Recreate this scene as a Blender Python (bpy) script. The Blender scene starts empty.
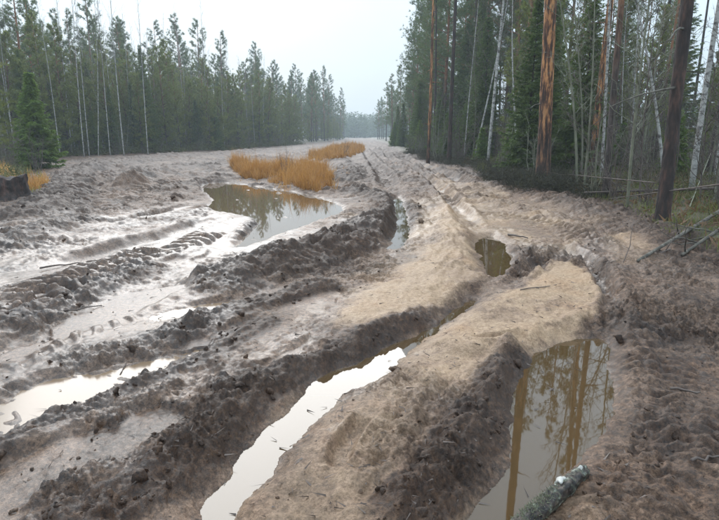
import bpy, math, random
import numpy as np
from mathutils import Vector

SC = bpy.context.scene
COL = SC.collection
R = math.radians
rng = np.random.default_rng(11)
random.seed(5)

# ------------------------------------------------------------------ camera
CAM_H, PITCH, FPX, CX, CY = 1.6, 13.0, 543.0, 359.5, 260.0
cam_d = bpy.data.cameras.new('camera')
cam_d.sensor_fit = 'HORIZONTAL'; cam_d.sensor_width = 36.0
cam_d.lens = FPX / 719.0 * 36.0
cam_d.clip_start = 0.05; cam_d.clip_end = 3000
cam = bpy.data.objects.new('camera', cam_d); COL.objects.link(cam)
cam.location = (0, 0, CAM_H); cam.rotation_euler = (R(90 - PITCH), 0, 0)
SC.camera = cam

# ------------------------------------------------------------------ sky: overcast, with a little clear Nishita blue in it
SUN_EL, SUN_AZ = 32.0, -15.0            # the hidden sun: ahead, a little left
w = bpy.data.worlds.new('World'); SC.world = w; w.use_nodes = True
nt = w.node_tree; nt.nodes.clear()
out = nt.nodes.new('ShaderNodeOutputWorld'); bg = nt.nodes.new('ShaderNodeBackground')
sky = nt.nodes.new('ShaderNodeTexSky'); sky.sky_type = 'NISHITA'; sky.sun_disc = False
sky.sun_elevation = R(SUN_EL); sky.sun_rotation = R(SUN_AZ); sky.air_density = 1.0; sky.dust_density = 3.0
tc = nt.nodes.new('ShaderNodeTexCoord'); sep = nt.nodes.new('ShaderNodeSeparateXYZ')
nt.links.new(tc.outputs['Generated'], sep.inputs[0])
# CIE overcast sky: luminance K (1 + 2 sin elevation)
mz = nt.nodes.new('ShaderNodeMath'); mz.operation = 'MAXIMUM'; mz.inputs[1].default_value = 0.0
nt.links.new(sep.outputs['Z'], mz.inputs[0])
ml = nt.nodes.new('ShaderNodeMath'); ml.operation = 'MULTIPLY_ADD'; ml.inputs[1].default_value = 2.0; ml.inputs[2].default_value = 1.0
nt.links.new(mz.outputs[0], ml.inputs[0])
cl = nt.nodes.new('ShaderNodeTexNoise'); cl.inputs['Scale'].default_value = 2.2; cl.inputs['Detail'].default_value = 4
nt.links.new(tc.outputs['Generated'], cl.inputs['Vector'])
clm = nt.nodes.new('ShaderNodeMapRange'); clm.inputs['From Min'].default_value = .3; clm.inputs['From Max'].default_value = .7
clm.inputs['To Min'].default_value = .86; clm.inputs['To Max'].default_value = 1.10
nt.links.new(cl.outputs['Fac'], clm.inputs['Value'])
mm = nt.nodes.new('ShaderNodeMath'); mm.operation = 'MULTIPLY'
nt.links.new(ml.outputs[0], mm.inputs[0]); nt.links.new(clm.outputs[0], mm.inputs[1])
vs = nt.nodes.new('ShaderNodeVectorMath'); vs.operation = 'SCALE'
vs.inputs[0].default_value = (4.35, 5.25, 6.0)
nt.links.new(mm.outputs[0], vs.inputs['Scale'])
mx = nt.nodes.new('ShaderNodeMixRGB'); mx.inputs[0].default_value = 0.9
nt.links.new(sky.outputs[0], mx.inputs[1]); nt.links.new(vs.outputs[0], mx.inputs[2])
nt.links.new(mx.outputs[0], bg.inputs['Color']); bg.inputs['Strength'].default_value = 0.1
nt.links.new(bg.outputs[0], out.inputs['Surface'])

sun_d = bpy.data.lights.new('sun', 'SUN'); sun_d.energy = 1.5; sun_d.angle = R(40); sun_d.color = (1.0, 0.98, 0.955)
sun = bpy.data.objects.new('sun', sun_d); COL.objects.link(sun)
sdir = Vector((math.sin(R(SUN_AZ)) * math.cos(R(SUN_EL)), math.cos(R(SUN_AZ)) * math.cos(R(SUN_EL)), math.sin(R(SUN_EL))))
sun.rotation_euler = (-sdir).to_track_quat('-Z', 'Y').to_euler(); sun.location = (0, 0, 40)

SC.view_settings.view_transform = 'Standard'; SC.view_settings.look = 'None'
SC.view_settings.exposure = 0.58; SC.view_settings.gamma = 1.0; SC.view_settings.use_curve_mapping = False
SC.render.engine = 'CYCLES'
SC.cycles.use_denoising = True
SC.cycles.max_bounces = 6; SC.cycles.diffuse_bounces = 3; SC.cycles.glossy_bounces = 3
SC.cycles.volume_bounces = 1; SC.cycles.transparent_max_bounces = 8
SC.cycles.sample_clamp_indirect = 6.0

# ------------------------------------------------------------------ small maths
TH = R(PITCH)
def P(px, py, z=0.0):
    """point of the height z that a photo pixel looks at"""
    X = (px - CX) / FPX; U = -(py - CY) / FPX
    dy = math.cos(TH) + U * math.sin(TH); dz = -math.sin(TH) + U * math.cos(TH)
    if dz > -0.003: dz = -0.003
    t = (z - CAM_H) / dz
    return (X * t, dy * t)
def PX(pts, z=0.0): return np.array([P(a, b, z) for a, b in pts])

def sstep(a, b, x):
    t = np.clip((x - a) / (b - a), 0, 1); return t * t * (3 - 2 * t)
def _hash(ix, iy, seed):
    h = (ix.astype(np.int64) * 374761393 + iy.astype(np.int64) * 668265263 + seed * 1442695041) & 0xFFFFFFFF
    h = ((h ^ (h >> 13)) * 1274126177) & 0xFFFFFFFF
    h = h ^ (h >> 16)
    return (h & 0xFFFFFF) / float(0xFFFFFF)
def vnoise(x, y, seed=0):
    ix = np.floor(x); iy = np.floor(y); fx = x - ix; fy = y - iy
    ux = fx * fx * fx * (fx * (fx * 6 - 15) + 10); uy = fy * fy * fy * (fy * (fy * 6 - 15) + 10)
    a = _hash(ix, iy, seed); b = _hash(ix + 1, iy, seed); c = _hash(ix, iy + 1, seed); d = _hash(ix + 1, iy + 1, seed)
    return (a + (b - a) * ux + (c - a) * uy + (a - b - c + d) * ux * uy) * 2 - 1
def fbm(x, y, scale, octv=4, seed=0, gain=.5):
    s = 0; a = 1; n = 0
    x = x / scale; y = y / scale
    for i in range(octv):
        s = s + a * vnoise(x + 17.3 * i, y - 9.1 * i, seed + i); n += a; a *= gain
        x, y = (x * .8 - y * .6) * 2.03, (x * .6 + y * .8) * 2.03
    return s / n
def clods(x, y, size, seed):
    """rounded lumps of the given size, uneven heights, 0..1"""
    u = x / size; v = y / size
    ix = np.floor(u); iy = np.floor(v); best = np.zeros_like(u)
    for di in (-1, 0, 1):
        for dj in (-1, 0, 1):
            cx = ix + di; cy = iy + dj
            r1 = _hash(cx, cy, seed); r2 = _hash(cx, cy, seed + 1); r3 = _hash(cx, cy, seed + 2); r4 = _hash(cx, cy, seed + 3)
            dx = u - cx - r1; dy = v - cy - r2
            an = r4 * 3.1416; ca = np.cos(an); sa = np.sin(an)
            ex = (dx * ca + dy * sa) * .75; ey = (-dx * sa + dy * ca) * 1.35
            q = (ex * ex + ey * ey) / (.25 + .45 * r3) ** 2
            hgt = (.25 + .75 * r3) * np.clip(1 - q, 0, 1) ** .75
            best = np.maximum(best, hgt)
    return best
def chaikin(p, n=2, closed=True):
    for _ in range(n):
        q = np.roll(p, -1, 0) if closed else p[1:]
        b = p if closed else p[:-1]
        r = np.empty((2 * len(b), p.shape[1])); r[0::2] = .75 * b + .25 * q; r[1::2] = .25 * b + .75 * q
        if not closed: r = np.vstack([p[:1], r, p[-1:]])
        p = r
    return p
def near_box(x, y, pts, m):
    return np.nonzero((x > pts[:, 0].min() - m) & (x < pts[:, 0].max() + m) & (y > pts[:, 1].min() - m) & (y < pts[:, 1].max() + m))[0]
def line_field(x, y, pts):
    """signed lateral distance, arc length and fraction along a polyline"""
    best = np.full(x.shape, 1e9); lat = np.zeros_like(x); arc = np.zeros_like(x); acc = 0
    for a, b in zip(pts[:-1], pts[1:]):
        d = b - a; L = math.hypot(*d); 
        if L < 1e-6: continue
        d = d / L
        t = np.clip((x - a[0]) * d[0] + (y - a[1]) * d[1], 0, L)
        ex = x - a[0] - t * d[0]; ey = y - a[1] - t * d[1]
        dd = np.hypot(ex, ey); k = dd < best
        best = np.where(k, dd, best)
        lat = np.where(k, np.sign(ex * d[1] - ey * d[0]) * dd, lat)      # + on the right-hand side
        arc = np.where(k, acc + t, arc); acc += L
    return lat, arc, arc / acc
def poly_sd(x, y, pts):
    """signed distance to a polygon, negative inside"""
    best = np.full(x.shape, 1e9); ins = np.zeros(x.shape, bool); n = len(pts)
    for i in range(n):
        a = pts[i]; b = pts[(i + 1) % n]; d = b - a; L2 = d @ d
        t = np.clip(((x - a[0]) * d[0] + (y - a[1]) * d[1]) / max(L2, 1e-9), 0, 1)
        best = np.minimum(best, (x - a[0] - t * d[0]) ** 2 + (y - a[1] - t * d[1]) ** 2)
        c = (a[1] > y) != (b[1] > y)
        den = (b[1] - a[1]) if abs(b[1] - a[1]) > 1e-9 else 1e-9
        ins ^= c & (x < d[0] * (y - a[1]) / den + a[0])
    return np.where(ins, -1, 1) * np.sqrt(best)

# ------------------------------------------------------------------ the place: what the mud looks like, traced as ruts, ridges, puddles
RIGHT_EDGE = np.array([(5.2, -40), (5.0, 5), (4.75, 7.4), (4.8, 8.6), (5.5, 11), (5.5, 14.5), (4.5, 16.6), (5.0, 21), (5.5, 25.6), (4.6, 32), (3.4, 42), (3.6, 60), (4.4, 90), (4.8, 170), (5, 420)], float)
LEFT_EDGE = np.array([(-11.5, -40), (-10.5, 6), (-9.6, 11), (-8.6, 14), (-10.5, 18), (-16, 26), (-23, 37), (-21.5, 43), (-18, 49), (-14.5, 58), (-12.8, 72), (-10, 96), (-7, 124), (-5.4, 170), (-5.2, 420)], float)
def right_x(y): return np.interp(y, RIGHT_EDGE[:, 1], RIGHT_EDGE[:, 0])
def left_x(y): return np.interp(y, LEFT_EDGE[:, 1], LEFT_EDGE[:, 0])

# (pixels, half width, height, roughness, darkness)
RIDGES = [
 ([(188, 296), (230, 280), (270, 265), (320, 250), (372, 231), (402, 214)], .40, .33, 1.0, .75),
 ([(402, 214), (392, 203), (372, 195), (345, 190)], .40, .22, .9, .6),
 ([(262, 282), (320, 264), (380, 242)], .22, .10, .7, .6),
 ([(150, 352), (200, 326), (270, 302), (318, 288), (352, 283)], .17, .13, .9, .65),
 ([(-60, 478), (0, 449), (50, 421), (90, 402), (125, 385), (195, 360), (235, 338), (275, 316)], .13, .035, .6, .95),
 ([(-30, 520), (60, 470), (130, 432), (190, 405), (250, 365), (320, 330)], .22, .07, 1.0, .4),
 ([(40, 560), (85, 518), (130, 498), (165, 478), (205, 442), (240, 404), (285, 374), (345, 350), (380, 334)], .15, .13, 1.0, .95),
 ([(345, 342), (390, 326), (432, 314), (474, 293)], .13, .12, .9, .8),
 ([(-40, 348), (20, 322), (70, 300), (130, 274), (205, 246)], .24, .15, .9, .6),
 ([(-30, 300), (40, 284), (90, 270), (150, 250)], .25, .07, .5, .35),
 ([(-40, 258), (0, 246), (45, 232), (92, 220)], .35, .15, .9, .6),
 ([(95, 236), (150, 224), (205, 214), (232, 203)], .35, .10, .6, .3),
 ([(242, 240), (256, 229), (270, 219)], .22, .13, 1.0, .7),
 ([(40, 232), (52, 212), (62, 192), (74, 176), (110, 166)], .7, .26, 1.0, .75),
 ([(0, 226), (30, 218), (52, 206)], .6, .18, 1.0, .8),
 ([(232, 158), (170, 163), (110, 176), (76, 200)], .7, .13, .6, .2),
 ([(236, 168), (180, 176), (140, 190), (100, 204)], .6, .12, .6, .2),
 ([(230, 180), (190, 188), (150, 204), (110, 214)], .45, .10, .5, .2),
 ([(300, 156), (230, 160), (160, 158)], 1.2, .16, .5, .15),
 ([(380, 156), (400, 158), (432, 160)], 1.0, .3, 1.0, .8),
 ([(340, 186), (352, 176), (350, 166)], .7, .22, .9, .65),
 ([(372, 190), (380, 178), (372, 166), (366, 156)], .45, .16, .8, .5),
 ([(414, 200), (404, 184), (388, 168), (372, 154)], .5, .15, .6, .15),
 ([(436, 196), (424, 182), (402, 167)], .5, .15, .7, .25),
 ([(520, 196), (490, 190), (460, 178), (420, 167)], .6, .16, .7, .3),
 ([(470, 196), (515, 206), (560, 220), (592, 240), (640, 262)], .30, .12, .7, .15),
 ([(486, 186), (540, 194), (600, 210), (650, 238), (700, 252)], .45, .17, .9, .45),
 ([(378, 540), (428, 485), (470, 438), (498, 395), (512, 364), (545, 345)], .13, .12, 1.0, .85),
 ([(360, 500), (400, 455), (440, 415), (470, 380)], .18, .04, .8, .3),
 ([(420, 290), (448, 262), (450, 228), (436, 206), (432, 192)], .25, .09, .2, 0),
 ([(510, 246), (520, 262), (514, 282)], .14, .10, .9, .3),
 ([(622, 300), (632, 340), (640, 400), (616, 450)], .14, .06, .8, .1),
 ([(660, 540), (700, 440), (719, 400)], .25, .08, .8, .2),
 ([(60, 176), (120, 163), (200, 156), (300, 150)], .9, .22, .8, .5),
 ([(90, 186), (150, 172), (230, 162), (290, 158)], .6, .2, .8, .45),
 ([(70, 165), (140, 158), (240, 152), (330, 146)], 1.3, .25, .7, .45),
 ([(150, 196), (190, 184), (236, 175)], .4, .15, .8, .5),
 ([(340, 150), (366, 146), (392, 150)], 1.6, .2, .7, .4),
 ([(600, 340), (650, 300), (700, 290)], .3, .07, .7, .1),
]
# (pixels, half width, depth)
RUTS = [
 ([(395, 196), (384, 178), (370, 160), (364, 150)], .28, .16),
 ([(478, 238), (462, 212), (444, 192), (416, 172), (384, 156)], .20, .15),
 ([(506, 290), (530, 270), (560, 256), (585, 258), (606, 280), (618, 310), (612, 340)], .09, .07),
 ([(556, 242), (590, 262), (612, 288)], .12, .10),
 ([(470, 186), (438, 172), (400, 158)], .3, .14),
 ([(110, 225), (160, 212), (200, 204)], .2, .10),
 ([(60, 262), (120, 244), (180, 232), (215, 218)], .22, .10),
 ([(-30, 372), (60, 330), (140, 300), (190, 278)], .2, .05),
 ([(120, 192), (170, 176), (225, 168)], .4, .12),
 ([(-20, 500), (40, 470), (110, 440), (180, 410)], .16, .09),
 ([(470, 340), (490, 345), (530, 340)], .07, .05),
 ([(330, 470), (345, 440), (370, 415)], .05, .05),
]
# (pixels, half width, bar height, pitch) wheel-lug prints
TREADS = [
 ([(-30, 335), (40, 300), (110, 270), (170, 250), (215, 232)], .30, .070, .21),
 ([(-20, 318), (40, 292), (100, 265), (150, 248)], .28, .055, .20),
 ([(-20, 378), (60, 340), (130, 312)], .20, .03, .17),
 ([(290, 272), (350, 255), (395, 243)], .16, .04, .16),
 ([(735, 520), (690, 430), (660, 360), (640, 310), (610, 262), (570, 232)], .30, .018, .14),
 ([(575, 530), (612, 450), (632, 380), (632, 330)], .16, .018, .12),
 ([(640, 530), (672, 460), (700, 400), (719, 370)], .22, .02, .13),
 ([(90, 214), (130, 196), (190, 180)], .4, .05, .3),
 ([(60, 205), (90, 182), (150, 168), (220, 160)], .5, .06, .35),
 ([(460, 180), (520, 192), (580, 204)], .4, .05, .28),
 ([(480, 210), (540, 222), (600, 248)], .3, .04, .22),
]
# smooth sand: pixels, lift
SAND = [
 ([(412, 352), (440, 334), (482, 306), (515, 286), (545, 268), (575, 264), (600, 280), (614, 302), (606, 334), (560, 341), (530, 347), (470, 356)], .06),
 ([(322, 322), (350, 298), (400, 268), (436, 240), (434, 205), (458, 200), (470, 238), (482, 264), (490, 284), (470, 296), (420, 314), (372, 332)], .05),
 ([(412, 352), (470, 345), (505, 352), (492, 378), (440, 395), (380, 440), (330, 480), (300, 530), (232, 530), (262, 485), (300, 450), (345, 402), (388, 378)], .02),
]
SAND_TINT = [([(600, 232), (640, 236), (668, 250), (655, 268), (618, 272), (592, 252)]), ([(425, 172), (520, 196), (600, 240), (560, 262), (490, 232), (440, 205)])]
# shiny smeared mud without standing water
FILMS = [
 [(215, 374), (250, 352), (282, 334), (312, 324), (316, 336), (290, 354), (256, 374), (230, 386)],
 [(0, 272), (35, 262), (114, 242), (200, 228), (214, 240), (150, 246), (70, 268), (0, 292)],
 [(-20, 520), (-20, 470), (40, 440), (80, 432), (70, 452), (30, 490), (0, 520)],
 [(206, 380), (230, 365), (200, 400), (170, 420)],
 [(60, 332), (110, 302), (150, 287), (192, 275), (204, 268), (190, 292), (230, 297), (140, 327), (70, 346), (0, 372), (0, 352)],
 [(325, 430), (345, 420), (372, 412), (368, 424), (350, 436)],
 [(320, 455), (334, 455), (336, 470), (322, 472)],
 [(140, 252), (200, 240), (240, 222), (250, 240), (214, 258), (150, 270)],
]
# standing water: pixels, level
PUDDLES = [
 ([(196, 540), (205, 507), (222, 480), (235, 463), (265, 431), (290, 405), (307, 387), (328, 374), (349, 364), (380, 352), (404, 342), (440, 322), (474, 297), (479, 299), (446, 327), (410, 348),
   (383, 376), (362, 388), (341, 397), (315, 423), (294, 448), (276, 464), (260, 482), (244, 506), (228, 540)], -.075, .14,
   'long pale sky-reflecting strip of water in the middle rut'),
 ([(548, 345), (561, 341), (585, 338), (603, 337), (609, 350), (611, 366), (618, 393), (611, 428), (596, 446), (560, 480), (530, 530), (455, 530), (472, 512), (500, 484), (512, 452), (515, 428), (516, 400), (522, 378), (534, 358)], -.075, .16,
   'large brown puddle at lower right mirroring pine trunks'),
 ([(473, 245), (482, 238), (493, 236), (504, 245), (513, 257), (509, 273), (496, 283), (488, 280), (485, 265)], -.07, .12,
   'small dark brown puddle in the sandy rut'),
 ([(385, 251), (391, 239), (396, 230), (396, 212), (392, 198), (400, 196), (407, 210), (411, 232), (408, 242), (395, 251)], -.06, .12,
   'narrow bright puddle beside the tall churned ridge'),
 ([(200, 184), (225, 182), (267, 188), (300, 193), (325, 199), (346, 207), (338, 216), (318, 222), (301, 228), (280, 235), (255, 244), (232, 250), (246, 236), (262, 222), (240, 216), (222, 214), (206, 210), (214, 200), (204, 192)], -.05, .10,
   'wide shallow puddle in front of the golden grass'),
 ([(-40, 420), (0, 400), (42, 383), (90, 370), (127, 363), (170, 352), (203, 342), (207, 350), (172, 364), (140, 377), (85, 400), (25, 426), (-40, 455)], -.02, .05,
   'shallow white water film along the dark mud bank at left'),
 ([(145, 324), (160, 313), (195, 306), (230, 302), (268, 292), (255, 301), (215, 311), (180, 320)], -.02, .05,
   'thin bright water film behind the low middle ridge'),
]

_rid = [(chaikin(PX(p), 2, False), hw, h, ro, dk) for p, hw, h, ro, dk in RIDGES]
_rut = [(chaikin(PX(p), 2, False), hw, d) for p, hw, d in RUTS]
_trd = [(chaikin(PX(p), 2, False), hw, a, pt) for p, hw, a, pt in TREADS]
_snd = [(chaikin(PX(p), 2), l) for p, l in SAND]
_tnt = [chaikin(PX(p), 2) for p in SAND_TINT]
_flm = [chaikin(PX(p), 2) for p in FILMS]
_pud = [(chaikin(PX(p, lv), 2), lv, dp) for p, lv, dp, _ in PUDDLES]
MOUND = P(131, 190)

def terrain(x, y, masks=False):
    x = np.atleast_1d(np.asarray(x, float)).copy(); y = np.atleast_1d(np.asarray(y, float)).copy()
    n = len(x); dist = np.hypot(x, y)
    rx = right_x(y) + .35 * fbm(y, x * .2, 2.2, 3, 40); lx = left_x(y) + .6 * fbm(y, x * .2, 3.0, 3, 41)
    fr = sstep(-.2, .9, x - rx); fl = sstep(-.2, 1.4, lx - x)
    forest = np.maximum(fr, fl)
    z = .05 * fbm(x, y, 3.2, 3, 1) * (1 - forest)
    rough = .10 + .55 * sstep(.02, .5, fbm(x, y, .9, 4, 3)) + .30 * sstep(10, 18, dist) + .68 * sstep(1.1, 1.9, x - .12 * (y - 3)) * sstep(9, 6.5, y) * np.clip(.8 + .9 * fbm(x, y, .6, 3, 4), 0, 1.2)
    sandm = .14 + .20 * sstep(-3, 2, x) + .38 * np.exp(-((x - .15 * (y - 2) - .2) / 1.3) ** 2) * sstep(18, 10, y) + .2 * sstep(8, 12, y) * sstep(1, 3, x) - .55 * sstep(1.0, 1.7, x - .12 * (y - 3)) * sstep(8, 6, y) + .35 * fbm(x, y, .9, 4, 5)
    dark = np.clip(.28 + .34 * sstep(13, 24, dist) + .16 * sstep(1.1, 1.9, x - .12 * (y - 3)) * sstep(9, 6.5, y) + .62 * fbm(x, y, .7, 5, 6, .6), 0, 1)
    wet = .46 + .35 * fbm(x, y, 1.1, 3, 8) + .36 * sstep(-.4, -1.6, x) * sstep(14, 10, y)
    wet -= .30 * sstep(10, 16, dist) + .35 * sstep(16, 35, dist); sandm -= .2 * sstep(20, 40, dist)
    z += (.10 * fbm(x * 1.6 + .02 * y, y * .13, 1.0, 3, 11) * sstep(14, 22, dist) + .03 * fbm(x * .5 - y * .8, (x * .8 + y * .5) * .25, .5, 3, 12) * sstep(12, 6, dist)) * (1 - forest)
    # warp so that traced lines are never ruler-smooth
    wx = x + .07 * fbm(x, y, .45, 3, 21); wy = y + .07 * fbm(x, y, .45, 3, 22)
    for pts, hw, h, ro, dk in _rid:
        i = near_box(x, y, pts, hw * 3)
        if not len(i): continue
        lat, arc, f = line_field(wx[i], wy[i], pts)
        e = sstep(0, .10, f) * sstep(1, .90, f)
        # steeper towards the camera's side of the ridge
        k = np.abs(lat) / hw
        prof = sstep(1.75, .10, k + .42 * fbm(x[i], y[i], .34, 3, int(h * 1000))) * (.25 + .75 * e)
        var = .66 * (1 + .45 * fbm(x[i], y[i], .5, 3, int(hw * 900) + int(h * 100)))
        z[i] += h * prof * var + .035 * np.exp(-(k / 1.8) ** 4) * fbm(arc * .22, lat, .085, 3, 700 + int(h * 100)) * (.4 + .6 * e)
        rough[i] = np.maximum(rough[i], .82 * (.75 + .7 * fbm(x[i], y[i], .45, 3, 710)) * ro * np.exp(-(k / 1.6) ** 4) * (.4 + .6 * e))
        dark[i] = np.maximum(dark[i], 1.35 * dk * np.exp(-(k / 1.45) ** 4) * (.3 + .7 * e))
        sandm[i] -= dk * .45 * np.exp(-(k / 1.15) ** 2)
        wet[i] -= .26 * dk * np.exp(-(k / 1.4) ** 4)
    for pts, hw, d in _rut:
        i = near_box(x, y, pts, hw * 3)
        if not len(i): continue
        lat, arc, f = line_field(wx[i], wy[i], pts)
        e = sstep(0, .12, f) * sstep(1, .88, f); k = np.abs(lat) / hw
        z[i] += e * (-d * np.exp(-(k ** 4)) + d * .4 * np.exp(-((k - 1.5) / .4) ** 2))
        wet[i] += .3 * e * np.exp(-(k ** 4)); dark[i] = np.maximum(dark[i], .45 * e * np.exp(-(k ** 2)))
    for pts, lift in _snd:
        i = near_box(x, y, pts, .8)
        sd = poly_sd(wx[i], wy[i], pts) + .22 * fbm(x[i], y[i], .4, 4, 90, .6); m = sstep(.16, -.24, sd)
        z[i] += lift * m; keep = .16 if lift > .03 else .8
        rough[i] = rough[i] * (1 - m) + m * np.minimum(rough[i], np.maximum(keep * (1 + .8 * fbm(x[i], y[i], .4, 3, 91)), .03))
        sandm[i] = np.maximum(sandm[i], (.86 - .25 * (lift < .03) + .45 * fbm(x[i], y[i], .6, 5, 92, .65)) * m)
        dark[i] *= 1 - .85 * m * (lift > .03) - .25 * m; wet[i] = wet[i] * (1 - m * .6)
    for pts in _tnt:
        i = near_box(x, y, pts, .8); m = sstep(.25, -.25, poly_sd(wx[i], wy[i], pts))
        sandm[i] = np.maximum(sandm[i], (.62 + .5 * fbm(x[i], y[i], .5, 4, 95)) * m); dark[i] *= 1 - .3 * m
    for pts in _flm:
        i = near_box(x, y, pts, .6)
        sd = poly_sd(wx[i], wy[i], pts) + .30 * fbm(x[i] * .8 - y[i] * .6, (x[i] * .6 + y[i] * .8) * 2.2, .5, 4, 66, .6); m = sstep(.14, -.14, sd)
        rough[i] *= 1 - .75 * m; wet[i] = np.maximum(wet[i], .84 * m); dark[i] *= 1 - .7 * m; z[i] -= .02 * m
    # the lone clod heap in the left of the clearing
    d2 = np.hypot(x - MOUND[0], (y - MOUND[1]) * .8)
    m = np.exp(-(d2 / .45) ** 2); z += .55 * m; rough = np.maximum(rough, 1.0 * m); dark = np.maximum(dark, .55 * m)
    # lug prints
    for pts, hw, a, pitch in _trd:
        i = near_box(x, y, pts, hw * 1.6)
        if not len(i): continue
        lat, arc, f = line_field(wx[i], wy[i], pts)
        e = sstep(0, .1, f) * sstep(1, .9, f) * sstep(hw * 1.15, hw * .8, np.abs(lat)) * np.clip(.75 + .9 * fbm(x[i], y[i], .6, 2, 51), .05, 1.2)
        ph = (arc + np.abs(lat) * .55) / pitch + .25 * fbm(x[i], y[i], .25, 2, 52)
        z[i] += 1.35 * a * e * (sstep(-.15, .55, np.sin(ph * 2 * math.pi)) - .5)
        rough[i] *= 1 - .65 * np.clip(e, 0, 1)
    # forest banks
    z += fr * (.20 + .012 * np.clip(x - rx, 0, 20)) + fl * .20 + forest * .09 * fbm(x, y, 1.1, 4, 60)
    edge = np.exp(-((x - rx - .1) / .55) ** 2) + np.exp(-((lx - x - .1) / .7) ** 2)
    rough = np.maximum(rough, .8 * np.clip(edge, 0, 1)); dark = np.maximum(dark, .8 * np.clip(edge, 0, 1)); wet -= .4 * np.clip(edge, 0, 1)
    rough = np.clip(rough * (1 - .6 * forest), .02, 1.0)
    # crumbs and clods
    qx = x + .02 * fbm(x, y, .09, 2, 31); qy = y + .02 * fbm(x, y, .09, 2, 32)
    c = .085 * clods(qx, qy, .21, 100) + .048 * clods(qx, qy, .085, 110)
    ii = np.nonzero(dist < 16)[0]
    c[ii] += .028 * clods(qx[ii], qy[ii], .042, 120)
    ii = np.nonzero(dist < 6.5)[0]
    c[ii] += .015 * clods(qx[ii], qy[ii], .021, 125)
    jj = np.nonzero(dist > 7)[0]
    c[jj] += (.10 * clods(qx[jj], qy[jj], .36, 130) + .10 * clods(qx[jj], qy[jj], .8, 140) * sstep(12, 25, dist[jj])) * sstep(7, 14, dist[jj])
    z += rough * (c - .06) * .85 + rough * .05 * fbm(x, y, .30, 4, 33) + rough * .060 * (np.abs(fbm(x, y, .21, 2, 35)) + .6 * np.abs(fbm(x, y, .075, 2, 36)) + .4 * np.abs(fbm(x, y, .030, 2, 37)) - .35) + .012 * (.25 + rough) * fbm(x, y, .06, 3, 34)
    # puddle basins; the shore is kept above the water
    for pts, lv, dp in _pud:
        i = near_box(x, y, pts, 1.0)
        shallow = dp < .08
        sd = poly_sd(x[i], y[i], pts) + (.07 if shallow else .05) * fbm(x[i], y[i], .22, 4, 77) * (1 + .06 * dist[i]) + (.05 * fbm(x[i], y[i], .07, 2, 78) if shallow else 0)
        zi = z[i]; cr = rough[i] * c[i] * .35
        bw = sstep(.10 if shallow else .20, 0, sd)
        shore = lv + .004 + (.12 if shallow else .30) * np.clip(sd, 0, 1) + cr * sstep(0, .05, sd)
        zo = zi * (1 - bw) + shore * bw
        zo = np.where(sd < .8, np.maximum(zo, lv + .006 + .03 * np.clip(sd, 0, .5) + cr * .3 * sstep(0, .05, sd)), zo)
        isl = np.clip((.62 if shallow else .85) + 1.5 * fbm(x[i] * .8 - y[i] * .6, (x[i] * .6 + y[i] * .8) * 2.0, .55, 4, 79, .6), -.35, 1) if dp < .115 else 1.0
        low = lv - .003 - dp * sstep(0, -.20, sd) * isl
        zi = np.where(sd < 0, np.minimum(zi, low + (.9 * cr * sstep(-.25, 0, sd) if shallow else 0)), zo)
        z[i] = zi
        s = np.exp(-(np.clip(sd, 0, 9) / .10) ** 2); wet[i] = np.maximum(wet[i], .6 * s)
    if not masks: return z
    global LAST_ROUGH
    LAST_ROUGH = np.clip(rough, 0, 1)
    return z, np.clip(sandm, 0, 1), np.clip(wet, 0, 1), np.clip(dark, 0, 1), np.clip(forest + .0, 0, 1)

# ------------------------------------------------------------------ materials
def mat(name):
    m = bpy.data.materials.new(name); m.use_nodes = True
    return m, m.node_tree.nodes, m.node_tree.links, m.node_tree.nodes['Principled BSDF']
def nd(N, t, **kw):
    n = N.new(t)
    for k, v in kw.items():
        if k in n.inputs: n.inputs[k].default_value = v
        else: setattr(n, k, v)
    return n
def ramp(N, stops, interp='LINEAR'):
    r = N.new('ShaderNodeValToRGB'); r.color_ramp.interpolation = interp
    e = r.color_ramp.elements
    e[0].position, e[0].color = stops[0][0], (*stops[0][1], 1); e[1].position, e[1].color = stops[-1][0], (*stops[-1][1], 1)
    for p, c in stops[1:-1]:
        k = e.new(p); k.color = (*c, 1)
    return r
def g(v): return (v, v, v)

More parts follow.
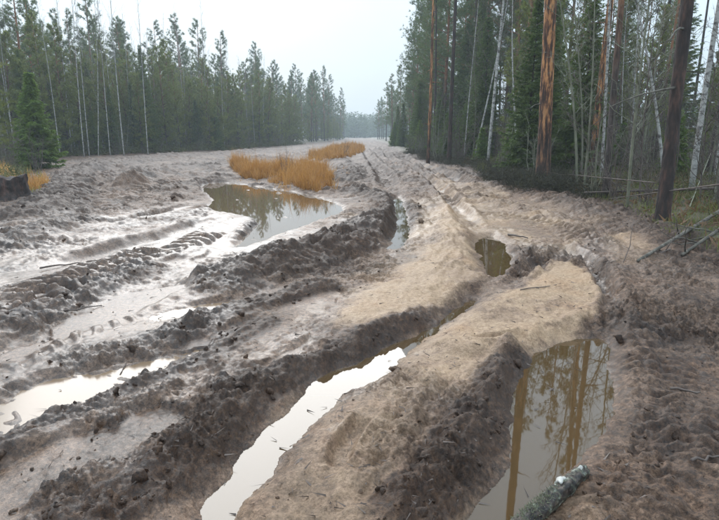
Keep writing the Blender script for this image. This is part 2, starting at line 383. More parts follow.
def mud_material():
    m, N, L, B = mat('mud_and_sand')
    at = nd(N, 'ShaderNodeAttribute', attribute_name='masks')
    sp = nd(N, 'ShaderNodeSeparateColor'); L.new(at.outputs['Color'], sp.inputs[0])
    tc = nd(N, 'ShaderNodeTexCoord')
    n1 = nd(N, 'ShaderNodeTexNoise', Scale=6.0, Detail=9.0, Roughness=.74); L.new(tc.outputs['Object'], n1.inputs['Vector'])
    n2 = nd(N, 'ShaderNodeTexNoise', Scale=28.0, Detail=6.0, Roughness=.7); L.new(tc.outputs['Object'], n2.inputs['Vector'])
    n3 = nd(N, 'ShaderNodeTexNoise', Scale=170.0, Detail=3.0, Roughness=.6); L.new(tc.outputs['Object'], n3.inputs['Vector'])
    mud = ramp(N, [(.32, (.045, .024, .013)), (.48, (.150, .087, .053)), (.66, (.31, .198, .132))]); L.new(n2.outputs['Fac'], mud.inputs[0])
    snd = ramp(N, [(.28, (.23, .140, .076)), (.48, (.37, .245, .148)), (.74, (.50, .352, .228))]); L.new(n2.outputs['Fac'], snd.inputs[0])
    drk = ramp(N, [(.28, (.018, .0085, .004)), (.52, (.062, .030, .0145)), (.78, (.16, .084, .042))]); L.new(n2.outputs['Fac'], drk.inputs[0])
    frs = ramp(N, [(.25, (.030, .026, .012)), (.45, (.075, .058, .032)), (.6, (.065, .072, .022)), (.8, (.15, .115, .07))]); L.new(n2.outputs['Fac'], frs.inputs[0])
    def jitter(src, amt, a, b):
        ma = nd(N, 'ShaderNodeMath', operation='MULTIPLY_ADD'); ma.inputs[1].default_value = amt; ma.inputs[2].default_value = -amt * .5
        L.new(n1.outputs['Fac'], ma.inputs[0])
        ad = nd(N, 'ShaderNodeMath', operation='ADD'); L.new(src, ad.inputs[0]); L.new(ma.outputs[0], ad.inputs[1])
        mr = nd(N, 'ShaderNodeMapRange'); mr.inputs['From Min'].default_value = a; mr.inputs['From Max'].default_value = b
        L.new(ad.outputs[0], mr.inputs['Value']); return mr.outputs[0]
    c1 = nd(N, 'ShaderNodeMixRGB'); L.new(jitter(sp.outputs['Red'], 1.4, .32, .82), c1.inputs[0]); L.new(mud.outputs[0], c1.inputs[1]); L.new(snd.outputs[0], c1.inputs[2])
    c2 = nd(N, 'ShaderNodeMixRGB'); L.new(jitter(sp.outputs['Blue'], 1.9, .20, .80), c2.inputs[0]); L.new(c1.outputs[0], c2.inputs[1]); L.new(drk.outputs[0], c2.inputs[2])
    c3 = nd(N, 'ShaderNodeMixRGB'); L.new(jitter(at.outputs['Alpha'], .8, .35, .7), c3.inputs[0]); L.new(c2.outputs[0], c3.inputs[1]); L.new(frs.outputs[0], c3.inputs[2])
    n4 = nd(N, 'ShaderNodeTexNoise', Scale=75.0, Detail=5.0, Roughness=.75); L.new(tc.outputs['Object'], n4.inputs['Vector'])
    gr = ramp(N, [(.36, (.20, .165, .14)), (.47, (.74, .71, .68)), (.55, (1, 1, 1)), (.70, (1.0, 1.0, 1.0))]); L.new(n4.outputs['Fac'], gr.inputs[0])
    n5 = nd(N, 'ShaderNodeTexNoise', Scale=1.3, Detail=6.0, Roughness=.6); L.new(tc.outputs['Object'], n5.inputs['Vector'])
    gb = ramp(N, [(.35, (.70, .66, .64)), (.5, (1, 1, 1)), (.65, (1.0, .93, .86))]); L.new(n5.outputs['Fac'], gb.inputs[0])
    c4 = nd(N, 'ShaderNodeMixRGB', blend_type='MULTIPLY'); gf = nd(N, 'ShaderNodeMapRange'); gf.inputs['To Min'].default_value = .95; gf.inputs['To Max'].default_value = .42; L.new(sp.outputs['Red'], gf.inputs['Value']); L.new(gf.outputs[0], c4.inputs[0]); L.new(c3.outputs[0], c4.inputs[1]); L.new(gr.outputs[0], c4.inputs[2])
    c5 = nd(N, 'ShaderNodeMixRGB', blend_type='MULTIPLY'); c5.inputs[0].default_value = 1.0; L.new(c4.outputs[0], c5.inputs[1]); L.new(gb.outputs[0], c5.inputs[2])
    L.new(c5.outputs[0], B.inputs['Base Color'])
    wj = jitter(sp.outputs['Green'], 1.1, .2, .85)
    ro = nd(N, 'ShaderNodeMapRange'); ro.inputs['To Min'].default_value = .62; ro.inputs['To Max'].default_value = .27
    L.new(wj, ro.inputs['Value']); L.new(ro.outputs[0], B.inputs['Roughness'])
    cw = nd(N, 'ShaderNodeMapRange'); cw.inputs['From Min'].default_value = .45; cw.inputs['From Max'].default_value = 1.0
    cw.inputs['To Max'].default_value = .5; L.new(wj, cw.inputs['Value']); L.new(cw.outputs[0], B.inputs['Coat Weight'])
    B.inputs['Coat Roughness'].default_value = .32; B.inputs['Coat IOR'].default_value = 1.38
    B.inputs['IOR'].default_value = 1.46
    vo = nd(N, 'ShaderNodeTexVoronoi', Scale=34.0, Randomness=1.0); wv = nd(N, 'ShaderNodeMixRGB', blend_type='LINEAR_LIGHT'); wv.inputs[0].default_value = .03
    L.new(tc.outputs['Object'], wv.inputs[1]); L.new(n2.outputs['Color'], wv.inputs[2]); L.new(wv.outputs[0], vo.inputs['Vector'])
    ca = nd(N, 'ShaderNodeAttribute', attribute_name='crumb')
    dry = nd(N, 'ShaderNodeMapRange'); dry.inputs['From Min'].default_value = .15; dry.inputs['From Max'].default_value = 1.0; dry.inputs['To Min'].default_value = .0; dry.inputs['To Max'].default_value = .5
    L.new(jitter(ca.outputs['Fac'], .35, 0, 1), dry.inputs['Value'])
    vo.inputs['Scale'].default_value = 26.0
    s1 = nd(N, 'ShaderNodeMapRange'); s1.inputs['To Min'].default_value = .26; s1.inputs['To Max'].default_value = .85; L.new(ca.outputs['Fac'], s1.inputs['Value'])
    b0 = nd(N, 'ShaderNodeBump', Distance=.022, invert=True); L.new(vo.outputs['Distance'], b0.inputs['Height']); L.new(dry.outputs[0], b0.inputs['Strength'])
    b1 = nd(N, 'ShaderNodeBump', Distance=.045); L.new(s1.outputs[0], b1.inputs['Strength']); L.new(n2.outputs['Fac'], b1.inputs['Height']); L.new(b0.outputs[0], b1.inputs['Normal'])
    b2 = nd(N, 'ShaderNodeBump', Strength=.7, Distance=.006); L.new(n3.outputs['Fac'], b2.inputs['Height']); L.new(b1.outputs[0], b2.inputs['Normal'])
    L.new(b2.outputs[0], B.inputs['Normal'])
    return m
def water_material():
    m, N, L, B = mat('muddy_water')
    B.inputs['Base Color'].default_value = (.076, .045, .019, 1); B.inputs['Roughness'].default_value = .02; B.inputs['IOR'].default_value = 1.6
    tc = nd(N, 'ShaderNodeTexCoord')
    n = nd(N, 'ShaderNodeTexNoise', Scale=7.0, Detail=2.0); L.new(tc.outputs['Object'], n.inputs['Vector'])
    b = nd(N, 'ShaderNodeBump', Strength=.03, Distance=.006); L.new(n.outputs['Fac'], b.inputs['Height']); L.new(b.outputs[0], B.inputs['Normal'])
    return m
def silty_water():
    m = water_material(); m.name = 'pale_silty_water'; m.node_tree.nodes['Principled BSDF'].inputs['IOR'].default_value = 1.45; m.node_tree.nodes['Principled BSDF'].inputs['Roughness'].default_value = .15; m.node_tree.nodes['Principled BSDF'].inputs['Base Color'].default_value = (.19, .125, .075, 1); return m
def brown_pool():
    m = water_material(); m.name = 'brown_pool_water'; b = m.node_tree.nodes['Principled BSDF']; b.inputs['Base Color'].default_value = (.125, .078, .042, 1); b.inputs['IOR'].default_value = 1.5; return m
def bark_material(name, stops, sx, sz, bump=.6, scale=1.0, rough=.85, low=None, lowh=3.0, span=4.0):
    """bark: stretched noise plates; 'low' gives the trunk foot its own thick bark"""
    m, N, L, B = mat(name)
    tc = nd(N, 'ShaderNodeTexCoord'); mp = nd(N, 'ShaderNodeMapping'); mp.inputs['Scale'].default_value = (sx, sx, sz)
    L.new(tc.outputs['Object'], mp.inputs['Vector'])
    n = nd(N, 'ShaderNodeTexNoise', Scale=scale, Detail=6.0, Roughness=.65); L.new(mp.outputs[0], n.inputs['Vector'])
    r = ramp(N, stops); L.new(n.outputs['Fac'], r.inputs[0]); colr = r.outputs[0]
    if low:
        r2 = ramp(N, low); L.new(n.outputs['Fac'], r2.inputs[0])
        sz_ = nd(N, 'ShaderNodeSeparateXYZ'); L.new(tc.outputs['Object'], sz_.inputs[0])
        nb = nd(N, 'ShaderNodeTexNoise', Scale=1.3, Detail=3.0); L.new(tc.outputs['Object'], nb.inputs['Vector'])
        ma = nd(N, 'ShaderNodeMath', operation='MULTIPLY_ADD'); ma.inputs[1].default_value = 5.0; L.new(nb.outputs['Fac'], ma.inputs[0]); L.new(sz_.outputs['Z'], ma.inputs[2])
        mr = nd(N, 'ShaderNodeMapRange'); mr.inputs['From Min'].default_value = lowh + 2.5; mr.inputs['From Max'].default_value = lowh + 2.5 + span; L.new(ma.outputs[0], mr.inputs['Value'])
        mixc = nd(N, 'ShaderNodeMixRGB'); L.new(mr.outputs[0], mixc.inputs[0]); L.new(r2.outputs[0], mixc.inputs[1]); L.new(r.outputs[0], mixc.inputs[2]); colr = mixc.outputs[0]
    L.new(colr, B.inputs['Base Color']); B.inputs['Roughness'].default_value = rough
    b = nd(N, 'ShaderNodeBump', Strength=bump, Distance=.03); L.new(n.outputs['Fac'], b.inputs['Height']); L.new(b.outputs[0], B.inputs['Normal'])
    return m
def leaf_material(name, c0, c1, c2, rough=.6, trans=.0):
    m, N, L, B = mat(name)
    gi = nd(N, 'ShaderNodeNewGeometry'); oi = nd(N, 'ShaderNodeObjectInfo')
    tc = nd(N, 'ShaderNodeTexCoord'); n = nd(N, 'ShaderNodeTexNoise', Scale=.9, Detail=3.0); L.new(tc.outputs['Object'], n.inputs['Vector'])
    a = nd(N, 'ShaderNodeMath', operation='MULTIPLY_ADD'); a.inputs[1].default_value = .45; L.new(gi.outputs['Random Per Island'], a.inputs[0])
    a2 = nd(N, 'ShaderNodeMath', operation='MULTIPLY_ADD'); a2.inputs[1].default_value = .35; L.new(oi.outputs['Random'], a2.inputs[0]); L.new(a2.outputs[0], a.inputs[2])
    a3 = nd(N, 'ShaderNodeMath', operation='MULTIPLY'); a3.inputs[1].default_value = .35; L.new(n.outputs['Fac'], a3.inputs[0]); L.new(a3.outputs[0], a2.inputs[2])
    r = ramp(N, [(.15, c0), (.5, c1), (.95, c2)]); L.new(a.outputs[0], r.inputs[0])
    L.new(r.outputs[0], B.inputs['Base Color']); B.inputs['Roughness'].default_value = rough
    tl = nd(N, 'ShaderNodeBsdfTranslucent'); L.new(r.outputs[0], tl.inputs['Color'])
    ms = nd(N, 'ShaderNodeMixShader'); ms.inputs[0].default_value = .38; L.new(B.outputs[0], ms.inputs[1]); L.new(tl.outputs[0], ms.inputs[2])
    L.new(ms.outputs[0], N['Material Output'].inputs['Surface'])
    return m
M = {}
M['mud'] = mud_material(); M['water'] = water_material(); M['silt'] = silty_water(); M['pool'] = brown_pool()
M['pine_bark'] = bark_material('pine_bark', [(.3, (.055, .030, .02)), (.46, (.20, .085, .04)), (.6, (.36, .16, .07)), (.75, (.30, .19, .12))], 9, 2.2, .7,
                               low=[(.3, (.018, .013, .011)), (.5, (.055, .042, .036)), (.68, (.12, .095, .082))], lowh=3.0, span=4.0)
M['orange_bark'] = bark_material('flaking_orange_pine_bark', [(.40, (.045, .024, .016)), (.50, (.14, .062, .033)), (.56, (.50, .225, .085)), (.72, (.66, .38, .18))], 12, 1.8, .9,
                               low=[(.40, (.016, .011, .009)), (.50, (.05, .032, .024)), (.60, (.14, .07, .04)), (.75, (.34, .17, .08))], lowh=.3, span=2.5)
M['dark_bark'] = bark_material('dark_pine_bark', [(.3, (.012, .009, .008)), (.5, (.035, .024, .02)), (.62, (.085, .045, .033)), (.8, (.17, .10, .08))], 10, 2.4, 1.0)
M['birch_bark'] = bark_material('birch_bark', [(.33, (.03, .027, .025)), (.42, (.17, .16, .15)), (.5, (.37, .355, .33)), (.75, (.52, .50, .47))], 6, 11, .3, rough=.7)
M['lichen_bark'] = bark_material('grey_green_lichened_bark', [(.3, (.06, .055, .04)), (.5, (.17, .17, .12)), (.7, (.34, .35, .27))], 7, 5, .7)
M['twig'] = bark_material('bare_twigs', [(.3, (.06, .045, .038)), (.55, (.13, .10, .085)), (.8, (.22, .19, .16))], 5, 2, .2)
M['pale_twig'] = bark_material('pale_green_grey_twigs', [(.3, (.10, .10, .065)), (.55, (.19, .19, .13)), (.8, (.32, .32, .25))], 5, 3, .2)
M['dead_wood'] = bark_material('weathered_dead_wood', [(.3, (.03, .026, .02)), (.5, (.09, .078, .06)), (.75, (.2, .18, .15))], 9, 3, .7)
M['pine_needles'] = leaf_material('pine_needles', (.042, .066, .020), (.098, .142, .042), (.165, .21, .065))
M['young_needles'] = leaf_material('young_pine_needles', (.085, .112, .020), (.180, .212, .042), (.27, .285, .075))
M['spruce_needles'] = leaf_material('spruce_needles', (.042, .072, .016), (.105, .158, .032), (.185, .245, .055))
M['bright_spruce'] = leaf_material('fresh_spruce_needles', (.050, .090, .014), (.130, .205, .030), (.22, .30, .05))
M['gold_grass'] = leaf_material('dry_golden_grass', (.20, .090, .024), (.46, .225, .055), (.68, .42, .16), .7)
M['olive_grass'] = leaf_material('mossy_grass', (.06, .075, .016), (.16, .18, .04), (.32, .30, .09), .7)
M['heath'] = leaf_material('dark_bilberry_scrub', (.014, .012, .009), (.036, .032, .018), (.085, .088, .032), .7)
M['green_scrub'] = leaf_material('olive_green_scrub', (.03, .032, .012), (.085, .09, .03), (.17, .18, .06), .7)
M['litter'] = leaf_material('fallen_leaves', (.09, .05, .025), (.18, .105, .055), (.30, .20, .12), .7)
M['clod'] = None

# ------------------------------------------------------------------ mesh helpers
def new_obj(name, me, parent=None, loc=None):
    o = bpy.data.objects.new(name, me); COL.objects.link(o)
    if parent is not None: o.parent = parent
    if loc is not None: o.location = loc
    return o
def tri_mesh(name, V, F, material, smooth=False):
    V = np.ascontiguousarray(V, np.float32); F = np.ascontiguousarray(F, np.int32)
    me = bpy.data.meshes.new(name)
    me.vertices.add(len(V)); me.vertices.foreach_set('co', V.ravel())
    k = F.shape[1]
    me.loops.add(F.size); me.loops.foreach_set('vertex_index', F.ravel())
    me.polygons.add(len(F)); me.polygons.foreach_set('loop_start', np.arange(0, F.size, k, dtype=np.int32))
    if smooth: me.polygons.foreach_set('use_smooth', np.ones(len(F), bool))
    me.update(calc_edges=True)
    if material: me.materials.append(material)
    return me
class MB:
    def __init__(s): s.v = []; s.f = []; s.n = 0
    def add(s, V, F):
        s.v.append(np.asarray(V, float)); s.f.append(np.asarray(F, int) + s.n); s.n += len(V)
    def tube(s, pts, rad, sides=5, cap=True):
        pts = np.asarray(pts, float); rad = np.asarray(rad, float); n = len(pts)
        t = np.gradient(pts, axis=0); t /= np.linalg.norm(t, axis=1)[:, None] + 1e-9
        ref = np.array([0, 0, 1.]) if abs(t[0][2]) < .9 else np.array([1., 0, 0])
        u = np.cross(t, ref); u /= np.linalg.norm(u, axis=1)[:, None] + 1e-9; v = np.cross(t, u)
        a = np.arange(sides) / sides * 2 * math.pi
        V = (pts[:, None, :] + rad[:, None, None] * (np.cos(a)[None, :, None] * u[:, None, :] + np.sin(a)[None, :, None] * v[:, None, :])).reshape(-1, 3)
        i = np.arange(n - 1)[:, None] * sides; j = np.arange(sides)[None, :]; j2 = (j + 1) % sides
        A, B_, C, D = i + j, i + j2, i + sides + j2, i + sides + j
        F = np.concatenate([np.stack([A, B_, C], -1).reshape(-1, 3), np.stack([A, C, D], -1).reshape(-1, 3)])
        if cap:
            V = np.vstack([V, pts[:1], pts[-1:]]); k = n * sides
            c0 = np.stack([(j2 % sides)[0], j[0], np.full(sides, k)], -1); c1 = np.stack([(n - 1) * sides + j[0], (n - 1) * sides + j2[0], np.full(sides, k + 1)], -1)
            F = np.vstack([F, c0, c1])
        s.add(V, F)
    def blades(s, base, d, ln, wd):
        """thin triangles: base point, unit direction, length, width"""
        n = len(base); q = rng.normal(size=(n, 3)); sd = np.cross(d, q); sd /= np.linalg.norm(sd, axis=1)[:, None] + 1e-9
        ln = np.broadcast_to(ln, n)[:, None]; wd = np.broadcast_to(wd, n)[:, None]
        V = np.stack([base - sd * wd * .5, base + sd * wd * .5, base + d * ln], 1).reshape(-1, 3)
        s.add(V, np.arange(3 * n).reshape(-1, 3))
    def mesh(s, name, material, smooth=False):
        return tri_mesh(name, np.vstack(s.v), np.vstack(s.f), material, smooth)
def unit(v): return v / (np.linalg.norm(v, axis=-1, keepdims=True) + 1e-9)
def tufts(mb, c, d, k, ln, wd, spread):
    n = len(c); cc = np.repeat(c, k, 0); dd = unit(np.repeat(d, k, 0) + spread * rng.normal(size=(n * k, 3)))
    mb.blades(cc, dd, ln * rng.uniform(.6, 1.2, n * k), wd)

# ------------------------------------------------------------------ ground: one sheet, finest near the camera
def build_ground():
    rr = [.25]
    while rr[-1] < 460:
        r = rr[-1]
        rr.append(r + (.05 if r < 1.4 else .0085 if r < 2.6 else .0034 * r if r < 22 else .006 * r if r < 60 else .02 * r))
    rr = np.array(rr)
    ang = [-math.pi]
    while ang[-1] < math.pi - 1e-4:
        a = abs(ang[-1]); ang.append(ang[-1] + (.0022 if a < R(37) else .004 if a < R(43) else .03))
    ang = np.array(ang[:-1])
    nr, na = len(rr), len(ang)
    x = (rr[:, None] * np.sin(ang)[None, :]).ravel(); y = (rr[:, None] * np.cos(ang)[None, :]).ravel()
    z, sa, we, da, fo = terrain(x, y, True)
    V = np.stack([x, y, z], 1); V = np.vstack([V, [[0, 0, float(z[:na].mean())]]])
    i = np.arange(nr - 1)[:, None] * na; j = np.arange(na)[None, :]; j2 = (j + 1) % na
    F = np.stack([i + j, i + na + j, i + na + j2, i + j2], -1).reshape(-1, 4)
    F = F[:, ::-1]
    F = F[:, [3, 2, 1, 0]][:, ::-1]
    me = tri_mesh('muddy_ground', V, F, M['mud'], True)
    # centre fan is inside .25 m of the camera foot; close it with triangles of its own
    at = me.color_attributes.new('masks', 'FLOAT_COLOR', 'POINT')
    m = np.zeros((len(V), 4), np.float32); m[:-1, 0] = sa; m[:-1, 1] = we; m[:-1, 2] = da; m[:-1, 3] = fo
    at.data.foreach_set('color', m.ravel())
    ra = me.attributes.new('crumb', 'FLOAT', 'POINT'); ra.data.foreach_set('value', np.append(LAST_ROUGH, .3).astype(np.float32))
    o = new_obj('muddy_ground', me); o['kind'] = 'structure'; o['label'] = 'churned wet mud and sand of the rutted forest road'; o['category'] = 'ground'
    return len(F)
print('ground quads', build_ground())

for pts, (pp, lv, dp, lab) in zip([p[0] for p in _pud], PUDDLES):
    # the sheet runs a little under the banks all round
    c = pts; nx = np.roll(c, -1, 0) - np.roll(c, 1, 0); nrm = np.stack([nx[:, 1], -nx[:, 0]], 1); nrm /= np.linalg.norm(nrm, axis=1)[:, None] + 1e-9
    area = .5 * np.sum(c[:, 0] * np.roll(c[:, 1], -1) - np.roll(c[:, 0], -1) * c[:, 1])
    if area < 0: nrm = -nrm
    q = c + nrm * (.10 if dp < .08 else .14)
    x0, y0 = q.min(0); x1, y1 = q.max(0)
    # grid the sheet so that concave outlines stay clean
    st = max(.03, (y1 - y0) / 160)
    gx, gy = np.meshgrid(np.arange(x0, x1 + st, st), np.arange(y0, y1 + st, st)); sh = gx.shape
    ins = (poly_sd(gx.ravel(), gy.ravel(), c) < (.12 if dp < .08 else .16)).reshape(sh)
    idx = np.arange(gx.size).reshape(sh); cell = ins[:-1, :-1] & ins[1:, :-1] & ins[:-1, 1:] & ins[1:, 1:]
    F = np.stack([idx[:-1, :-1][cell], idx[:-1, 1:][cell], idx[1:, 1:][cell], idx[1:, :-1][cell]], -1)
    used, inv = np.unique(F, return_inverse=True); F = inv.reshape(F.shape)
    V = np.stack([gx.ravel()[used], gy.ravel()[used], np.full(len(used), lv)], 1)
    o = new_obj('puddle', tri_mesh('puddle', V, F, M['silt' if dp < .08 else 'pool' if dp < .115 else 'water'], True))
    o['kind'] = 'structure'; o['label'] = lab; o['category'] = 'puddle'

# ------------------------------------------------------------------ trees
def trunk_path(h, bend, n, lean=0.0):
    t = np.linspace(0, 1, n); a = rng.uniform(0, 6.28); b = rng.uniform(0, 6.28)
    x = bend * np.sin(t * 2.6 + a) - bend * math.sin(a) + lean * t * h
    y = bend * np.sin(t * 2.1 + b) - bend * math.sin(b)
    return np.stack([x, y, t * h - .35 * (t == 0)], 1), t
def along(path, t, tt):
    return np.stack([np.interp(tt, t, path[:, k]) for k in range(3)], -1)

def pine_meshes(h, r0, crown0, needles, bark, dens=1.0, stubs=14, blen=2.2, bend=.18, fine=False, tuft=.34):
    path, t = trunk_path(h, bend, 22); rad = r0 * (1 - .86 * t ** 1.15) * (1 + .35 * np.exp(-t * h / .35))
    tr = MB(); tr.tube(path, rad, 9)
    for _ in range(stubs):                                   # dead stubs below the crown
        u = rng.uniform(.12, crown0 + .1); p = along(path, t, u); a = rng.uniform(0, 6.28); L_ = rng.uniform(.25, 1.3)
        d = np.array([math.cos(a), math.sin(a), rng.uniform(-.25, .25)])
        q = np.stack([p + d * L_ * k + np.array([0, 0, -.12 * L_ * k * k]) for k in (0, .5, 1)]); tr.tube(q, [.018, .012, .004], 4)
    cr = MB(); C = []; D = []
    nb = int(46 * dens)
    for k in range(nb):
        u = crown0 + (1 - crown0) * (k + rng.uniform(0, 1)) / nb; p = along(path, t, u)
        w_ = (u - crown0) / (1 - crown0); L_ = blen * (1.0 - .78 * w_ ** 1.6) * rng.uniform(.55, 1.15) * (.55 + .45 * min(1, w_ * 5 + .3))
        a = rng.uniform(0, 6.28); d = np.array([math.cos(a), math.sin(a), 0]); up = .15 + .75 * w_
        ks = np.linspace(0, 1, 5); q = p + d * (L_ * ks)[:, None] + np.array([0, 0, 1.]) * (L_ * (up * ks + .12 * ks ** 2))[:, None] + rng.normal(size=(5, 3)) * .04 * L_ * ks[:, None]
        tr_r = .012 + .014 * L_; tr.tube(q, tr_r * (1 - .85 * ks), 4)
        m = int(16 * L_ / 1.8 * dens) + 5
        s = rng.uniform(.3, 1.03, m); c = along(q, ks, s) + rng.normal(size=(m, 3)) * .15 * L_ * np.array([1, 1, .45]) * (.35 + s)[:, None] * .8
        C.append(c); D.append(unit(np.tile(d * .7 + np.array([0, 0, .6]), (m, 1)) + rng.normal(size=(m, 3)) * .4))
    C = np.vstack(C); D = np.vstack(D)
    tufts(cr, C, D, 15, tuft, .030, .62)
    return tr.mesh('pine_trunk', bark), cr.mesh('pine_crown', needles)

def spruce_meshes(h, r0, width, needles, step=.13, start=.05, dens=1.0):
    path, t = trunk_path(h, .05, 10); tr = MB(); tr.tube(path, r0 * (1 - .93 * t), 7)
    cr = MB(); z = h * start + .1
    base = []; dirs = []; lens = []
    while z < h * .985:
        w_ = z / h; n = rng.integers(4, 7); a0 = rng.uniform(0, 6.28); p = along(path, t, w_)
        for k in range(n):
            a = a0 + k * 6.283 / n + rng.normal() * .25; L_ = max(.1, width * (1 - w_) ** .85 * rng.uniform(.7, 1.15))
            d = np.array([math.cos(a), math.sin(a), 0.]); s = np.array([-d[1], d[0], 0.])
            ks = np.linspace(0, 1, 5); droop = -.38 * (1 - w_) + .32 * w_
            q = p + d * (L_ * ks)[:, None] + np.array([0, 0, 1.]) * (L_ * (droop * ks + .22 * ks ** 3))[:, None]
            tr.tube(q, (.006 + .007 * L_) * (1 - .9 * ks), 3)
            m = max(4, int(15 * L_ * dens / .8)); u = np.sort(rng.uniform(.12, 1.0, m))
            for sg in (-1, 1, 0):
                c = along(q, ks, u) + rng.normal(size=(m, 3)) * .015
                dd = unit(d * .75 + s * sg * 1.0 + np.array([0, 0, -.22]) + rng.normal(size=(m, 3)) * .22)
                base.append(c); dirs.append(dd); lens.append((.16 + .24 * L_ * (1 - u * .75)) * rng.uniform(.7, 1.2, m) * (1 if sg else .7))
        z += step * rng.uniform(.7, 1.3) * (1.0 if w_ < .8 else .7)
    base = np.vstack(base); dirs = np.vstack(dirs); lens = np.concatenate(lens)
    # each spray is three narrow blades side by side, hanging a bit
    for k in range(3):
        d2 = unit(dirs + rng.normal(size=dirs.shape) * .20 + np.array([0, 0, -.10 * k])); cr.blades(base + dirs * (lens * .22 * k)[:, None], d2, lens * (1 - .18 * k), .045)
    return tr.mesh('spruce_trunk', M['dark_bark']), cr.mesh('spruce_crown', needles)

def bare_meshes(h, r0, bark, twig, first=.3, nb=42, blen=1.5, bend=.25, up=1.0, fine=10, lean=0.0, fork=False):
    path, t = trunk_path(h, bend, 18, lean); tr = MB(); tr.tube(path, r0 * (1 - .88 * t ** .9), 7)
    cr = MB(); B0 = []; D0 = []; L0 = []
    for k in range(nb):
        u = first + (.98 - first) * (k + rng.uniform(0, 1)) / nb; p = along(path, t, u); a = rng.uniform(0, 6.28)
        L_ = blen * (1.1 - .75 * (u - first) / (1 - first)) * rng.uniform(.45, 1.2); d = np.array([math.cos(a), math.sin(a), 0])
        ks = np.linspace(0, 1, 5); q = p + d * (L_ * ks * .75)[:, None] + np.array([0, 0, 1.]) * (L_ * up * (ks * .75 + .25 * ks ** 2))[:, None] + rng.normal(size=(5, 3)) * .05 * L_ * ks[:, None]
        cr.tube(q, (.004 + .0065 * L_) * (1 - .8 * ks), 3)
        m = fine; s = rng.uniform(.2, 1, m); c = along(q, ks, s)
        dd = unit(d * .6 + np.array([0, 0, .8 * up]) + rng.normal(size=(m, 3)) * .55)
        B0.append(c); D0.append(dd); L0.append(L_ * rng.uniform(.15, .5, m))
    B0 = np.vstack(B0); D0 = np.vstack(D0); L0 = np.concatenate(L0)
    cr.blades(B0, D0, L0, .010)
    c2 = np.repeat(B0 + D0 * (L0 * .5)[:, None], 2, 0); d2 = unit(np.repeat(D0, 2, 0) + rng.normal(size=c2.shape) * .6); cr.blades(c2, d2, np.repeat(L0, 2) * .6, .007)
    return tr.mesh('bare_trunk', bark), cr.mesh('bare_crown', twig)

def shrub_meshes(h, stems, spread, bark, fine=9):
    tr = MB(); cr = MB()
    for k in range(stems):
        a = rng.uniform(0, 6.28); L_ = h * rng.uniform(.5, 1.05); d = np.array([math.cos(a), math.sin(a), 0]) * spread * rng.uniform(.2, 1.1)
        ks = np.linspace(0, 1, 7); q = np.array([rng.normal() * .08, rng.normal() * .08, -.1]) + d * (L_ * ks ** 1.2)[:, None] + np.array([0, 0, 1.]) * (L_ * ks)[:, None] + np.cumsum(rng.normal(size=(7, 3)) * .025 * L_, 0) * np.array([1, 1, .2])
        tr.tube(q, (.003 + .006 * L_) * (1 - .8 * ks), 4)
        m = fine; s = rng.uniform(.15, 1, m); c = along(q, ks, s); dd = unit(np.array([0, 0, .55]) + rng.normal(size=(m, 3)) * .8)
        ln = L_ * rng.uniform(.1, .35, m)
        for b in range(m):
            e = c[b] + dd[b] * ln[b]; cr.tube(np.stack([c[b], c[b] * .5 + e * .5 + rng.normal(size=3) * .04 * ln[b], e]), [.005, .0035, .001], 3, False)
        c2 = np.repeat(c + dd * (ln * .5)[:, None], 4, 0); d2 = unit(np.repeat(dd, 4, 0) + rng.normal(size=c2.shape) * .7); cr.blades(c2, d2, np.repeat(ln, 4) * .6, .006)
    return tr.mesh('shrub_stems', bark), cr.mesh('shrub_twigs', bark)

KITS = {}
KITS['tall_pine'] = [pine_meshes(20, .17, .60, M['pine_needles'], M['pine_bark'], dens=.8), pine_meshes(18.5, .15, .55, M['pine_needles'], M['pine_bark'], stubs=22, dens=.8), pine_meshes(21, .19, .64, M['pine_needles'], M['pine_bark'], blen=2.4, dens=.8)]
KITS['edge_pine'] = [pine_meshes(18, .17, .22, M['pine_needles'], M['pine_bark'], dens=1.25, blen=2.5), pine_meshes(17, .15, .30, M['pine_needles'], M['pine_bark'], dens=1.2, blen=2.2)]
KITS['young_pine'] = [pine_meshes(8.5, .07, .06, M['young_needles'], M['pine_bark'], dens=1.55, stubs=4, blen=1.3, tuft=.22), pine_meshes(7.2, .06, .04, M['young_needles'], M['pine_bark'], dens=1.5, stubs=4, blen=1.2, tuft=.22), pine_meshes(9.5, .08, .08, M['young_needles'], M['pine_bark'], dens=1.6, stubs=6, blen=1.35, tuft=.22)]
KITS['far_pine'] = [pine_meshes(14.5, .14, .34, M['pine_needles'], M['pine_bark'], dens=.95, blen=2.1), pine_meshes(13.5, .13, .28, M['pine_needles'], M['pine_bark'], dens=.95, blen=1.9)]
KITS['spruce'] = [spruce_meshes(4.4, .06, 1.25, M['bright_spruce'], .105, .02), spruce_meshes(12, .13, 1.9, M['spruce_needles'], .20, .04, .8), spruce_meshes(8, .09, 1.6, M['spruce_needles'], .17, .03, .85), spruce_meshes(2.6, .035, .8, M['bright_spruce'], .11, .02)]
KITS['birch'] = [bare_meshes(14, .075, M['birch_bark'], M['twig']), bare_meshes(12.5, .06, M['birch_bark'], M['twig'], bend=.4), bare_meshes(15, .085, M['birch_bark'], M['twig'], first=.38, bend=.3)]
KITS['sapling'] = [bare_meshes(5.5, .028, M['pale_twig'], M['twig'], .15, 34, .9, .25, .8, 8), bare_meshes(7, .034, M['pale_twig'], M['pale_twig'], .2, 36, 1.1, .35, .7, 8), bare_meshes(4.2, .02, M['twig'], M['twig'], .12, 30, .8, .2, .8, 8)]
KITS['shrub'] = [shrub_meshes(2.2, 9, .35, M['twig']), shrub_meshes(1.6, 12, .5, M['twig']), shrub_meshes(2.8, 8, .3, M['pale_twig'])]

